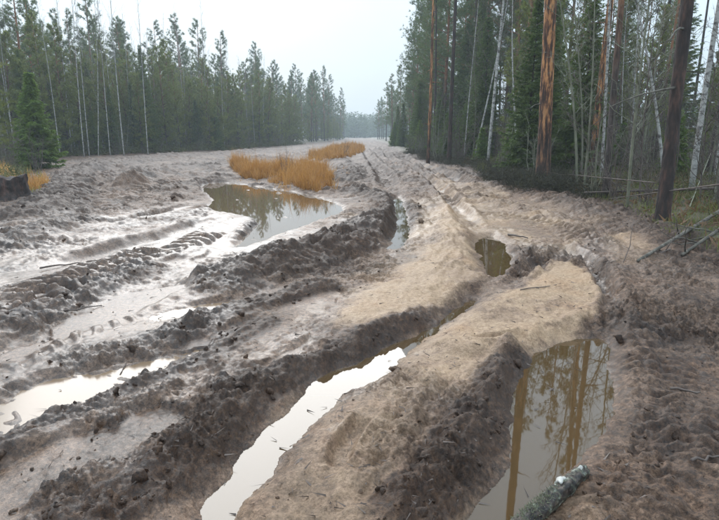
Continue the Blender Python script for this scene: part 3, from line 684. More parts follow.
def gz(x, y): return float(terrain([x], [y])[0])
def plant(name, kit, loc, s=1.0, rz=None, tilt=(0, 0), label='', cat='tree', group=None, parts=('trunk', 'crown'), bark=None):
    root = bpy.data.objects.new(name, None); COL.objects.link(root); root.empty_display_size = .3
    root.location = (loc[0], loc[1], loc[2] if len(loc) > 2 else gz(loc[0], loc[1]) - .03)
    root.rotation_euler = (tilt[0], tilt[1], rng.uniform(0, 6.28) if rz is None else rz); root.scale = (s, s, s) if np.isscalar(s) else s
    root['label'] = label; root['category'] = cat
    if group: root['group'] = group
    for nm, me in zip(parts, kit):
        o = new_obj(nm, me, root)
        if nm == 'twigs': o['kind'] = 'stuff'
        if bark is not None and nm == 'trunk':
            o.material_slots[0].link = 'OBJECT'; o.material_slots[0].material = bark
    return root
def at_px(px, py, z=.2): return P(px, py, z)

# ---- the pines and birches one can pick out on the right
def hero_trunk(h, r0, bark, seed, plates=.018, bend=.10, lean=(0, 0)):
    """a trunk whose plated bark is modelled: many sides, displaced plates"""
    n, s = 420, 56; t = np.linspace(0, 1, n) ** 1.5; zz = t * h - .4
    px_ = bend * np.sin(t * 4 + seed); py_ = bend * np.cos(t * 3.2 + seed); px_ -= px_[0]; py_ -= py_[0]
    a = np.arange(s) / s * 2 * math.pi; rad = r0 * (1 - .72 * t) * (1 + .30 * np.exp(-np.clip(zz, 0, 99) / .35))
    A, Z = np.meshgrid(a, zz); cx, cy = np.cos(A) * 3.0, np.sin(A) * 3.0
    arc = A * r0 * 2.2
    f = .5 * clods((arc + .05 * np.sin(Z * 3)).ravel(), Z.ravel() * .38, .085, 300 + seed) + .35 * clods((arc + .4).ravel(), Z.ravel() * .5, .05, 310 + seed) + .3 * fbm(cx.ravel() * .2, Z.ravel() + cy.ravel() * .2, .4, 3, 320)
    f = f.reshape(A.shape); f[:, -3:] = f[:, -3:] * .5 + f[:, :3] * .5
    rr_ = rad[:, None] + plates * f * np.clip(1.1 - Z / 14, .25, 1)
    rr_ *= 1 + .10 * np.exp(-np.clip(Z, 0, 9) / .3) * np.cos(A * 5 + seed)
    V = np.stack([px_[:, None] + rr_ * np.cos(A), py_[:, None] + rr_ * np.sin(A), Z], -1).reshape(-1, 3)
    i = np.arange(n - 1)[:, None] * s; j = np.arange(s)[None, :]; j2 = (j + 1) % s
    F = np.stack([i + j, i + j2, i + s + j2, i + s + j], -1).reshape(-1, 4)
    return tri_mesh('plated_trunk', V, F, bark, True)
def hero(px, py, h, width_px, bark, seed, kit, label, name='pine_tree', lean=0.0, plates=.018, bend=.1):
    x, y = at_px(px, py, .25); D = math.hypot(x, y); r0 = width_px / FPX * D / 2 * .92
    root = plant(name, [hero_trunk(h, r0, bark, seed, plates, bend), kit[1]], (x, y), 1.0, 0.0, (0, R(lean)), label)
    root.children[1].scale = (1, 1, h / max(v.co.z for v in kit[1].vertices)) if False else (1, 1, 1)
    # a few broken dead branches up the bole
    for _ in range(9):
        mb = MB(); zz = rng.uniform(2.2, h * .6); a = rng.uniform(0, 6.28); L_ = rng.uniform(.3, 1.6); d = np.array([math.cos(a), math.sin(a), 0])
        ks = np.linspace(0, 1, 5); q = d * (L_ * ks)[:, None] + np.array([0, 0, zz]) + np.array([0, 0, 1.]) * (L_ * (-.1 * ks - .15 * ks ** 2))[:, None] + rng.normal(size=(5, 3)) * .03 * ks[:, None]
        mb.tube(q, .022 * (1 - .8 * ks), 5)
        new_obj('dead_branch', mb.mesh('dead_branches', M['dead_wood']), root)
    return root
hero(543, 181, 20, 13.5, M['orange_bark'], 3, KITS['tall_pine'][0], 'thick pine with bright orange flaking bark rising from the black bank', lean=-.7)
hero(663, 216, 20, 11.5, M['dark_bark'], 5, KITS['tall_pine'][2], 'almost black pine trunk with reddish plates at the mossy right edge', lean=-1.0)
hero(722, 205, 15, 14, M['lichen_bark'], 9, KITS['tall_pine'][1], 'pale lichen-covered trunk cut by the right photo edge', lean=2.5, name='lichened_tree', plates=.01)

TW = M['twig']
def single(px, py, kind, k, s, label, name, lean=0.0, rz=None, z=.22, bark=None, cat='tree', group=None):
    x, y = at_px(px, py, z)
    return plant(name, KITS[kind][k], (x, y), s, rz, (0, R(lean)), label, cat, group, bark=bark)
single(691, 192, 'birch', 0, 1.0, 'white birch trunk just right of the near black pine', 'birch_tree', -1.0, 0.0)
single(488, 163, 'birch', 2, 1.05, 'straight white birch left of the orange-barked pine', 'birch_tree', 1.0, .4)
single(474, 160, 'birch', 1, 1.0, 'thin birch leaning right across the straight white birch', 'birch_tree', 6.5, 0.0)
single(518, 166, 'birch', 1, .8, 'slim pale birch between the straight birch and the orange pine', 'birch_tree', 2.0, 2.0)
single(428, 160, 'tall_pine', 1, (.62, .62, .95), 'slender reddish pine trunk standing at the edge of dark green bushes', 'pine_tree', .3, 1.0, bark=M['orange_bark'])
single(449, 160, 'tall_pine', 0, (.7, .7, .95), 'dark slender pine behind the green bushes, right of the reddish one', 'pine_tree', .3, 2.0, bark=M['dark_bark'])
single(606, 194, 'tall_pine', 1, (.55, .55, .85), 'brown pine trunk among thin saplings beyond the sandy mud', 'pine_tree', .8, 2.5)
single(590, 176, 'tall_pine', 2, (.65, .65, .9), 'reddish-brown pine further back behind the pale saplings', 'pine_tree', .3, .5, bark=M['orange_bark'])
single(577, 186, 'sapling', 1, 1.15, 'pale crooked sapling, left of the pair at the bank', 'sapling', -4, 0)
single(584, 188, 'sapling', 0, 1.2, 'pale crooked sapling, right of the pair at the bank', 'sapling', -2, 1)
single(628, 202, 'sapling', 1, 1.0, 'thin greenish sapling left of the near black pine', 'sapling', 1, 2)
single(664, 190, 'sapling', 1, 1.25, 'long pale sapling leaning left behind the black pine', 'sapling', -9, 0, bark=M['birch_bark'])
single(640, 196, 'sapling', 2, 1.2, 'short grey sapling tangled beside the greenish one', 'sapling', 3, 1)
single(700, 205, 'sapling', 2, .9, 'small bare sapling in front of the white birch', 'sapling', 6, 1)
single(40, 166, 'spruce', 0, 1.0, 'bushy bright green young spruce at the left clearing edge', 'spruce_tree', 0, 1.0, z=.15)

# ---- forest masses
def scatter(n, fx, y0, y1, mind, power=1.0, tries=6000):
    pts = []
    for _ in range(tries):
        y = y0 + (y1 - y0) * rng.uniform() ** power; x = fx(y)
        if x is None: continue
        if all((x - a) ** 2 + (y - b) ** 2 > (mind * (1 + .006 * y)) ** 2 for a, b in pts): pts.append((x, y))
        if len(pts) >= n: break
    return pts
HERO_XY = [at_px(a, b, .25) for a, b in ((543, 181), (663, 216), (691, 192), (488, 163))]
def in_view(x, y, m=60):
    if y < 2: return False
    u = CX + FPX * x / (y * math.cos(TH) + CAM_H * math.sin(TH)); return -m < u < 719 + m
def clear(x, y, d=1.2): return all((x - a) ** 2 + (y - b) ** 2 > d * d for a, b in HERO_XY)
def whereabouts(x, y, s, mid):
    u = CX + FPX * x / (y * math.cos(TH) + CAM_H * math.sin(TH)); big = ', a taller one' if s > mid else ', a shorter one'
    if u < CX:
        for lim, t in ((30, 'at the left photo edge'), (75, 'above the young spruce'), (115, 'near the close birch pair'), (160, 'above the lone clod heap'), (225, 'left of the golden grass'), (285, 'over the golden grass island'), (330, 'beside the far grass strip'), (999, 'by the road end')):
            if u < lim: break
    else:
        for lim, t in ((405, 'by the road end'), (436, 'near the slender reddish pine'), (475, 'left of the leaning birch'), (532, 'between birch and orange pine'), (565, 'just behind the orange pine'), (600, 'near the crooked saplings'), (650, 'left of the black pine'), (690, 'behind the black pine'), (9999, 'at the right photo edge')):
            if u < lim: break
    return big + ' ' + t
def mass(kind, pts, name, label, group, smin, smax, ks=None, cat='tree', parts=('trunk', 'crown'), thin=1.0, barks=None):
    zs = terrain([p[0] for p in pts], [p[1] for p in pts])
    for (x, y), z in zip(pts, zs):
        if not in_view(x, y, 90): continue
        k = KITS[kind][rng.integers(len(KITS[kind])) if ks is None else ks[rng.integers(len(ks))]]
        s = rng.uniform(smin, smax)
        label2 = label + whereabouts(x, y, s, (smin + smax) / 2)
        plant(name, k, (x, y, z - .04), (s * thin, s * thin, s * rng.uniform(.92, 1.08)), None, (R(rng.normal() * 1.2), R(rng.normal() * 1.2)), label2, cat, group, parts, bark=(barks[rng.integers(len(barks))] if barks else None))
def rfun(a, b, p=1.0):
    def f(y):
        x = right_x(y) + a + (b - a) * rng.uniform() ** p
        return x if clear(x, y) else None
    return f
def lfun(a, b, p=1.0):
    return lambda y: left_x(y) - a - (b - a) * rng.uniform() ** p

PB = [M['pine_bark'], M['pine_bark'], M['dark_bark']]
mass('tall_pine', scatter(74, rfun(2.2, 34, .9), 13, 62, 2.0), 'pine_tree', 'straight pine in the right forest', 'tall pines in the right forest', .85, 1.05, barks=PB, thin=.62)
mass('spruce', scatter(36, rfun(3.5, 36), 20, 60, 2.2), 'spruce_tree', 'dark shaded spruce in the right forest', 'dark spruces in the right forest', .7, 1.25, ks=[1, 2])
mass('edge_pine', scatter(24, rfun(2.9, 11), 38, 85, 2.1), 'pine_tree', 'dark low-branched pine, right roadside', 'low-branched pines on the right edge', .85, 1.05)
mass('far_pine', scatter(40, rfun(.3, 12), 80, 190, 1.7), 'pine_tree', 'hazy bluish pine, far right roadside', 'hazy pines far right', .75, .95)
mass('spruce', scatter(16, rfun(.5, 4.0), 30, 75, 1.3), 'spruce_tree', 'dense green spruce bush, right roadside', 'young spruce bushes on the right edge', .55, .85, ks=[2, 0])
mass('spruce', scatter(22, rfun(.9, 6.5), 19, 36, 1.5), 'spruce_tree', 'fresh green young spruce, right edge', 'fresh green spruces at the right edge', .5, 1.0, ks=[2, 3, 0])
mass('young_pine', scatter(16, rfun(2, 14), 22, 50, 1.8), 'young_pine', 'young green pine among right trunks', 'young pines in the right forest', .6, 1.0)
mass('birch', scatter(14, rfun(1.0, 12), 14, 44, 1.8), 'birch_tree', 'thin pale birch, right forest', 'thin birches in the right forest', .75, 1.0, thin=.6)
mass('sapling', scatter(90, rfun(.5, 10), 9, 42, .7), 'sapling', 'bare grey sapling, right forest edge', 'bare saplings at the right edge', .6, 1.15)
mass('shrub', scatter(90, rfun(.2, 8, 1.3), 8, 44, .6), 'bare_shrub', 'leafless twiggy shrub, right undergrowth', 'bare shrubs at the right edge', .6, 1.1, cat='shrub', parts=('stem', 'twigs'))

mass('birch', scatter(46, lfun(.5, 9), 34, 80, 1.2), 'birch_tree', 'slim bare birch behind the front row', 'birches along the left clearing', .72, 1.0, thin=.7)
mass('young_pine', scatter(190, lfun(.6, 15, 1.2), 26, 100, 1.1), 'young_pine', 'bushy olive young pine, left thicket', 'young pines in the left thicket', .75, 1.12)
mass('far_pine', scatter(130, lfun(7, 46), 22, 115, 2.0), 'pine_tree', 'dark pine behind the left thicket', 'tall pines behind the left thicket', .85, 1.2)
mass('edge_pine', scatter(6, lfun(6, 22), 38, 56, 2.4), 'pine_tree', 'big dark pine deep in the left wood', 'big dark pines far left', .72, .9)
mass('far_pine', scatter(60, lfun(.4, 16), 100, 230, 1.7), 'pine_tree', 'hazy blue-green pine, far left roadside', 'hazy pines far left', .9, 1.15)
mass('spruce', scatter(44, lfun(.2, 8), 36, 90, 1.3), 'spruce_tree', 'dark young spruce under left birches', 'young spruces in the left edge', .35, .75, ks=[1, 2, 2])
mass('shrub', scatter(90, lfun(-.8, 3), 24, 90, .8), 'bare_shrub', 'leafless brown shrub under left birches', 'bare shrubs at the left edge', .7, 1.2, cat='shrub', parts=('stem', 'twigs'))

mass('young_pine', scatter(50, lfun(.2, 7), 95, 210, 1.2), 'young_pine', 'low hazy pine, far left roadside', 'low hazy pines far left', .5, .8)
# birches at the front of the left edge, one by one
for q, (bx, by, k, sc_, ln) in enumerate([(6, 156, 0, .85, -7), (16, 157, 1, .95, -5), (60, 155, 1, 1.0, -4), (72, 153, 0, 1.0, 0), (84, 154, 2, .95, .5), (89, 153, 0, 1.05, 0), (98, 154, 1, 1.1, 2.5), (110, 153, 0, 1.0, 0), (124, 154, 2, 1.0, -1), (148, 153, 0, 1.0, 0)]):
    names = ['leaning white birch at the left photo edge, first of the front birches', 'second front birch from the left edge, leaning left of the young spruce', 'third front birch, slanting up just right of the young spruce', 'fourth front birch counted from the left edge', 'fifth front birch, left one of a close pair', 'sixth front birch, right one of a close pair', 'seventh front birch, leaning right beside the close pair', 'eighth front birch counted from the left edge', 'ninth front birch, above the lone clod heap', 'tenth and last front birch, standing alone at the right']
    single(bx, by, 'birch', k, (sc_ * .55, sc_ * .55, sc_), names[q], 'birch_tree', ln, 0, group='front birches of the left clearing')
# ---- the wood that closes the end of the road, one hazy mass
def far_wood():
    mb = MB()
    for q in range(760):
        az = R(rng.uniform(-44, 44) if q < 560 else rng.uniform(-5, 5)); D = rng.uniform(280, 370); x = D * math.sin(az); y = D * math.cos(az); h = rng.uniform(8, 13.5)
        mb.tube([(x, y, -.2), (x, y, h * .9)], [.16, .03], 4)
        n = 110; u = rng.uniform(.03, 1, n); a = rng.uniform(0, 6.28, n); rr_ = 2.4 * (1.05 - u) ** .7 * rng.uniform(.2, 1, n)
        c = np.stack([x + rr_ * np.cos(a), y + rr_ * np.sin(a), u * h], 1); d = unit(np.stack([np.cos(a), np.sin(a), rng.uniform(-.2, .9, n)], 1)); mb.blades(c, d, rng.uniform(.7, 1.5, n), .55)
    o = new_obj('far_wood', mb.mesh('far_wood', M['pine_needles'])); o['kind'] = 'stuff'; o['label'] = 'pale hazy wood closing the far end of the road'; o['category'] = 'wood'
far_wood()

# ------------------------------------------------------------------ ground cover
def blade_patch(name, label, pts, hmin, hmax, per, material, wd, lean=.35, cat='grass', arch=.5):
    """tussocks of arching blades, each blade two triangles long"""
    pts = np.asarray(pts); n = len(pts); z = terrain(pts[:, 0], pts[:, 1])
    V = []; F = []; base = np.repeat(np.column_stack([pts, z - .02]), per, 0); m = len(base)
    base[:, :2] += rng.normal(size=(m, 2)) * .06
    a = rng.uniform(0, 6.28, m); L_ = np.repeat((hmin + (hmax - hmin) * rng.uniform(0, 1, n) ** 1.6) * np.clip(.85 + .8 * fbm(pts[:, 0], pts[:, 1], .8, 2, 610), .4, 1.5), per) * rng.uniform(.35, 1.1, m)
    lo = np.abs(rng.normal(size=m)) * lean; d = np.stack([np.cos(a) * lo, np.sin(a) * lo, np.ones(m)], 1); d = unit(d)
    side = np.stack([-np.sin(a), np.cos(a), np.zeros(m)], 1) * wd
    mid = base + d * (L_ * .55)[:, None]; d2 = unit(d + np.stack([np.cos(a), np.sin(a), -.5 * np.ones(m)], 1) * (arch * rng.uniform(.2, 1.5, m))[:, None])
    tip = mid + d2 * (L_ * .5)[:, None]
    W = np.stack([base - side * .5, base + side * .5, mid - side * .4, mid + side * .4, tip], 1).reshape(-1, 3)
    k = np.arange(m)[:, None] * 5
    Fm = np.concatenate([k + np.array([[0, 1, 3]]), k + np.array([[0, 3, 2]]), k + np.array([[2, 3, 4]])])
    o = new_obj(name, tri_mesh(name, W, Fm, material)); o['kind'] = 'stuff'; o['label'] = label; o['category'] = cat
    return o
def pts_in_poly(px, n, z=0.0, dens_noise=True):
    pg = chaikin(PX(px, z), 2); lo, hi = pg.min(0), pg.max(0); outp = np.empty((0, 2))
    while len(outp) < n:
        q = rng.uniform(size=(4 * n, 2)) * (hi - lo) + lo; k = poly_sd(q[:, 0], q[:, 1], pg) < 0
        if dens_noise: k &= rng.uniform(size=len(q)) < np.clip(.55 + 1.2 * fbm(q[:, 0], q[:, 1], 1.1, 3, 500), 0.03, 1)
        outp = np.vstack([outp, q[k]])
    return outp[:n]
blade_patch('dry_grass', 'golden dry grass island behind the wide puddle', pts_in_poly([(230, 168), (238, 164), (275, 168), (300, 166), (330, 176), (336, 190), (318, 193), (300, 190), (284, 186), (262, 181), (240, 176)], 800), .48, .95, 30, M['gold_grass'], .011, .55)
blade_patch('dry_grass', 'golden dry grass strip farther along the road middle', pts_in_poly([(302, 160), (320, 151), (345, 146), (362, 147), (366, 152), (352, 157), (330, 162)], 700), .45, 1.0, 18, M['gold_grass'], .022, .45)
blade_patch('dry_grass', 'thin scattered dry tufts around the golden grass island', pts_in_poly([(222, 172), (236, 160), (300, 160), (345, 172), (350, 192), (322, 198), (280, 190), (240, 181)], 110), .15, .45, 12, M['gold_grass'], .011, .7)
blade_patch('dry_grass', 'rusty dry grass beside the dark stump at left', pts_in_poly([(22, 195), (34, 180), (48, 178), (50, 190), (36, 198)], 60), .3, .6, 22, M['gold_grass'], .012, .4)
blade_patch('dry_grass', 'thin dry grass at the left photo edge', pts_in_poly([(-10, 176), (12, 172), (20, 184), (-6, 192)], 50), .3, .6, 16, M['gold_grass'], .014, .4)
def edge_pts(n, fn, lo, hi, y0, y1, pw=1.4):
    y = y0 + (y1 - y0) * rng.uniform(size=n) ** pw; return np.column_stack([fn(y) + rng.uniform(lo, hi, n), y])
blade_patch('mossy_grass', 'yellow-green moss and grass on the right forest floor', np.vstack([edge_pts(3200, right_x, .3, 9, 6.5, 45), edge_pts(1500, right_x, .0, 4, 6.5, 18)]), .08, .34, 9, M['olive_grass'], .010, .7)
blade_patch('roadside_grass', 'pale grass fringe along the left forest edge', edge_pts(900, left_x, -2.5, .3, 9, 75, 1.2), .2, .5, 10, M['olive_grass'], .016, .45)
blade_patch('roadside_grass', 'tall green grass tuft at the right edge below the birches', pts_in_poly([(470, 168), (484, 160), (500, 164), (498, 174), (482, 176)], 90), .3, .75, 18, M['olive_grass'], .012, .35)
# dark scrub on the right bank
def scrub(name, label, pts, h, k, material, wd):
    pts = np.asarray(pts); z = terrain(pts[:, 0], pts[:, 1]); mb = MB(); n = len(pts)
    c = np.column_stack([pts, z]); c = np.repeat(c, k, 0); m = len(c)
    c += np.column_stack([rng.normal(size=(m, 2)) * .16, np.abs(rng.normal(size=m)) * h * .45])
    d = unit(np.column_stack([rng.normal(size=(m, 2)) * .7, rng.uniform(.1, 1, m)])); mb.blades(c, d, rng.uniform(.08, .24, m), wd)
    o = new_obj(name, mb.mesh(name, material)); o['kind'] = 'stuff'; o['label'] = label; o['category'] = 'undergrowth'
scrub('dark_scrub', 'near-black low scrub along the right road bank', np.vstack([edge_pts(700, right_x, -.2, .7, 13, 42, 1.1), pts_in_poly([(482, 184), (500, 176), (545, 178), (580, 192), (560, 198), (505, 193)], 700)]), .34, 30, M['heath'], .015)
scrub('dark_scrub', 'olive green low scrub deeper under the right pines', edge_pts(1500, right_x, 1.2, 11, 8, 40, 1.2), .28, 14, M['green_scrub'], .03)
scrub('green_scrub', 'brushy green fringe at the foot of the left trees', edge_pts(1100, left_x, -1.5, .8, 34, 95, 1.0), .75, 16, M['green_scrub'], .06)
scrub('dark_scrub', 'low dark scrub under the left thicket', edge_pts(900, left_x, -5, -.2, 10, 70, 1.1), .35, 14, M['green_scrub'], .045)
scrub('leaf_litter', 'brown fallen leaves on the right forest floor', edge_pts(1500, right_x, .3, 7, 6.5, 32, 1.3), .03, 7, M['litter'], .05)

# loose crumbs of mud thrown up by wheels
def loose_clods():
    import bmesh
    bm = bmesh.new(); bmesh.ops.create_icosphere(bm, subdivisions=2, radius=1)
    bv = np.array([v.co[:] for v in bm.verts]); bf = np.array([[v.index for v in f.verts] for f in bm.faces]); bm.free()
    n = 60000; r = 1.7 * np.exp(rng.uniform(0, 1, n) ** .9 * math.log(11)); a = rng.uniform(-R(38), R(38), n); x = r * np.sin(a); y = r * np.cos(a)
    z, sa, we, da, fo = terrain(x, y, True)
    ok = (rng.uniform(size=n) < np.clip(da * 1.1 - .25, .015, 1) * .06 + .03 * np.clip(LAST_ROUGH - .4, 0, 1)) & (fo < .5)
    for pts, lv, dp in _pud:
        ok &= poly_sd(x, y, pts) > .06
    x, y, z, sa, da = x[ok], y[ok], z[ok], sa[ok], da[ok]; m = len(x)
    s = np.clip(rng.lognormal(-4.7, .6, m), .005, .04) * (1 + .05 * np.hypot(x, y))
    V = np.empty((m, len(bv), 3))
    for i in range(m):
        q = bv * (1 + .30 * np.sin(bv @ rng.normal(size=(3, 3)) * 3.2 + rng.uniform(0, 6, 3)).sum(1, keepdims=True) * .75)
        A = np.linalg.qr(rng.normal(size=(3, 3)))[0]; q = (q * np.array([1, rng.uniform(.6, 1), rng.uniform(.45, .8)])) @ A
        V[i] = q * s[i] + np.array([x[i], y[i], z[i] + s[i] * .05])
    F = (bf[None] + (np.arange(m) * len(bv))[:, None, None]).reshape(-1, 3)
    me = tri_mesh('mud_clods', V.reshape(-1, 3), F, M['mud'], False)
    at = me.color_attributes.new('masks', 'FLOAT_COLOR', 'POINT'); c = np.zeros((m, len(bv), 4), np.float32)
    c[..., 0] = (sa * .7)[:, None]; c[..., 1] = .3; c[..., 2] = np.clip(da + .1, 0, 1)[:, None]; at.data.foreach_set('color', c.ravel())
    ra = me.attributes.new('crumb', 'FLOAT', 'POINT'); ra.data.foreach_set('value', np.full(m * len(bv), .6, np.float32))
    o = new_obj('mud_clods', me); o['kind'] = 'stuff'; o['label'] = 'loose crumbs of dark mud strewn over the ruts'; o['category'] = 'mud'
    return m
print('clods', loose_clods())
def litter_on_mud():
    n = 1500; r = 1.8 * np.exp(rng.uniform(0, 1, n) * math.log(7)); a = rng.uniform(-R(36), R(36), n); x = r * np.sin(a); y = r * np.cos(a)
    z = terrain(x, y); lvl = np.full(n, -9.)
    for pts, lv, dp in _pud: lvl = np.where(poly_sd(x, y, pts) < .02, lv, lvl)
    z = np.maximum(z, lvl) + .004; mb = MB(); k = (lvl < -1) | (rng.uniform(size=n) < .35)
    c = np.column_stack([x, y, z])[k]; m = len(c); an = rng.uniform(0, 6.28, m); d = np.column_stack([np.cos(an), np.sin(an), rng.uniform(0, .25, m)])
    mb.blades(c, unit(d), rng.uniform(.015, .08, m), rng.uniform(.004, .012, m))
    o = new_obj('litter_bits', mb.mesh('litter_bits', M['twig'])); o['kind'] = 'stuff'; o['label'] = 'scattered needles and bark bits on the wet mud'; o['category'] = 'litter'
litter_on_mud()

# ------------------------------------------------------------------ logs, stump, sticks
def rough_log(p0, p1, r0, r1, seed, bark, sides=26, rings=46, amp=.12, sag=0.0):
    p0 = np.array(p0, float); p1 = np.array(p1, float); L_ = np.linalg.norm(p1 - p0); t = np.linspace(0, 1, rings); d = (p1 - p0) / L_
    u = unit(np.cross(d, [0, 0, 1.])); v = np.cross(u, d); a = np.arange(sides) / sides * 2 * math.pi
    T, A = np.meshgrid(t, a, indexing='ij'); rad = r0 + (r1 - r0) * T
    nz = fbm((np.cos(A) * 1.2 + T * L_ * 4).ravel(), (np.sin(A) * 1.2 + T * L_ * 2 + seed).ravel(), .55, 4, seed).reshape(A.shape) + .8 * (clods((A * 1.0).ravel(), (T * L_ * 9).ravel(), .5, seed + 9).reshape(A.shape) - .3)
    nz[:, -2:] = nz[:, -2:] * .5 + nz[:, :2] * .5
    rad = rad * (1 + amp * nz)
    V = (p0 + d * (T * L_)[..., None] + u * (rad * np.cos(A))[..., None] + v * (rad * np.sin(A) - sag * np.sin(T * math.pi))[..., None]).reshape(-1, 3)
    i = np.arange(rings - 1)[:, None] * sides; j = np.arange(sides)[None, :]; j2 = (j + 1) % sides
    A_, B_, C_, D_ = i + j, i + j2, i + sides + j2, i + sides + j
    F = np.concatenate([np.stack([A_, B_, C_], -1).reshape(-1, 3), np.stack([A_, C_, D_], -1).reshape(-1, 3)])
    V = np.vstack([V, p0 - d * .01, p1 + d * .006]); k = rings * sides; jj = np.arange(sides)
    F = np.vstack([F, np.stack([(jj + 1) % sides, jj, np.full(sides, k)], -1), np.stack([(rings - 1) * sides + jj, (rings - 1) * sides + (jj + 1) % sides, np.full(sides, k + 1)], -1)])
    return tri_mesh('log', V, F, bark, True)
def thing(name, label, cat, loc=(0, 0, 0), group=None):
    o = bpy.data.objects.new(name, None); COL.objects.link(o); o.location = loc; o['label'] = label; o['category'] = cat; o.empty_display_size = .2
    if group: o['group'] = group
    return o

def mossy_log_material():
    m, N, L, B = mat('mossy_birch_log')
    tc = nd(N, 'ShaderNodeTexCoord')
    n = nd(N, 'ShaderNodeTexNoise', Scale=17.0, Detail=5.0, Roughness=.6); L.new(tc.outputs['Object'], n.inputs['Vector'])
    v = nd(N, 'ShaderNodeTexNoise', Scale=42.0, Detail=4.0); L.new(tc.outputs['Object'], v.inputs['Vector'])
    r = ramp(N, [(.38, (.022, .016, .013)), (.47, (.07, .048, .036)), (.55, (.10, .105, .07)), (.63, (.34, .35, .29)), (.74, (.55, .54, .50))]); L.new(n.outputs['Fac'], r.inputs[0])
    r2 = ramp(N, [(.4, (.03, .022, .016)), (.5, (.5, .5, .5)), (.6, (1, 1, 1))]); L.new(v.outputs['Fac'], r2.inputs[0])
    mx_ = nd(N, 'ShaderNodeMixRGB', blend_type='MULTIPLY'); mx_.inputs[0].default_value = .85; L.new(r.outputs[0], mx_.inputs[1]); L.new(r2.outputs[0], mx_.inputs[2]); L.new(mx_.outputs[0], B.inputs['Base Color'])
    B.inputs['Roughness'].default_value = .6
    b = nd(N, 'ShaderNodeBump', Strength=.8, Distance=.01); L.new(v.outputs['Fac'], b.inputs['Height']); L.new(b.outputs[0], B.inputs['Normal'])
    return m
M['mossy_log'] = mossy_log_material()
m_, N_, L_, B_ = mat('white_bark_flake'); B_.inputs['Base Color'].default_value = (.46, .44, .40, 1); B_.inputs['Roughness'].default_value = .55; M['white_flake'] = m_
m_, N_, L_, B_ = mat('moss'); M['moss'] = leaf_material('log_moss', (.05, .055, .03), (.14, .15, .09), (.34, .36, .26))

a = np.array([*P(500, 545, .0), .0]); b = np.array([*P(584, 470, -.01), -.015])
lg = thing('fallen_log', 'short rotting log with white bark patches and moss in the puddle', 'log', tuple(a))
a0 = a - a; b0 = b - a
new_obj('bark_body', rough_log(a0, b0, .043, .036, 4, M['mossy_log'], amp=.34), lg)
ax = (b0 - a0) / np.linalg.norm(b0 - a0); Lg = np.linalg.norm(b0 - a0); up = np.array([0, 0, 1.]); sd_ = unit(np.cross(ax, up))
def flake(t, ang, size, sx, seed):
    """curled flake of bark lying on the log's back"""
    r_ = .042; k = 7; g_ = np.linspace(-1, 1, k); U, W = np.meshgrid(g_, g_)
    edge_ = 1 + .25 * np.sin(3 * np.arctan2(W, U) + seed) ; msk = np.clip(1.15 - np.hypot(U, W) ** 2 * .75, .15, 1)
    A = ang + W * size / r_ * .8 * edge_; T = t * Lg + U * size * sx * edge_
    rr_ = r_ + .011 * msk + .003 * np.sin(U * 5 + seed)
    top = a0 + ax * T[..., None] + sd_ * (rr_ * np.sin(A))[..., None] + up * (rr_ * np.cos(A))[..., None]
    bot = a0 + ax * T[..., None] + sd_ * ((r_ - .006) * np.sin(A))[..., None] + up * ((r_ - .006) * np.cos(A))[..., None]
    V = np.vstack([top.reshape(-1, 3), bot.reshape(-1, 3)]); F = []
    for i in range(k - 1):
        for j in range(k - 1):
            q = i * k + j; F += [(q, q + 1, q + k + 1, q + k), (q + k * k, q + k + k * k, q + k + 1 + k * k, q + 1 + k * k)]
    ring = [j for j in range(k)] + [i * k + k - 1 for i in range(1, k)] + [(k - 1) * k + j for j in range(k - 2, -1, -1)] + [i * k for i in range(k - 2, 0, -1)]
    for q, s in zip(ring, ring[1:] + ring[:1]): F.append((s, q, q + k * k, s + k * k))
    return tri_mesh('flake', V, np.array(F), M['white_flake'], True)
for t, an, sz, sx, sdv in ((.72, -.5, .022, 1.2, 1), (.93, .1, .010, 1.0, 2)):
    new_obj('bark_flake', flake(t, an, sz, sx, sdv), lg)
mb = MB(); n = 500; t = np.clip(rng.normal(.38, .13, n), 0.02, .98); an = rng.normal(-.2, .55, n); c = a0 + ax * (t * Lg)[:, None] + (sd_ * np.sin(an)[:, None] + up * np.cos(an)[:, None]) * .044
d = unit(sd_ * np.sin(an)[:, None] + up * np.cos(an)[:, None] + rng.normal(size=(n, 3)) * .6); mb.blades(c, d, rng.uniform(.006, .018, n), .004)
new_obj('moss', mb.mesh('moss', M['moss']), lg)['kind'] = 'stuff'

# dark broken stump at the left edge
sx_, sy_ = P(13, 196, .1); sz_ = gz(sx_, sy_)
st = thing('tree_stump', 'dark rotten stump with broken top at the left photo edge', 'stump', (sx_, sy_, sz_ - .05))
n_, s_ = 30, 30; zz = np.linspace(0, 1, n_); A, T = np.meshgrid(np.arange(s_) / s_ * 6.283, zz); top = .62 + .04 * np.sin(A * 2 + 1) + .035 * np.sin(A * 7)
rad = (.36 + .22 * np.exp(-T * 5) * (1 + .5 * np.cos(A * 5 + .6))) * (1 + .16 * fbm((np.cos(A) * 2).ravel(), (np.sin(A) * 2 + T * 1.5).ravel(), .5, 4, 700).reshape(A.shape))
V = np.stack([rad * np.cos(A), rad * np.sin(A), T * top], -1).reshape(-1, 3)
inner = np.stack([rad[-1] * .55 * np.cos(A[-1]), rad[-1] * .55 * np.sin(A[-1]), top[-1] * .93], -1); V = np.vstack([V, inner, [[0, 0, .55]]])
i = np.arange(n_)[:, None] * s_; j = np.arange(s_)[None, :]; j2 = (j + 1) % s_
F = np.concatenate([np.stack([i + j, i + j2, i + s_ + j2], -1).reshape(-1, 3), np.stack([i + j, i + s_ + j2, i + s_ + j], -1).reshape(-1, 3)])
jj = np.arange(s_); F = np.vstack([F, np.stack([n_ * s_ + jj, n_ * s_ + (jj + 1) % s_, np.full(s_, (n_ + 1) * s_)], -1)])
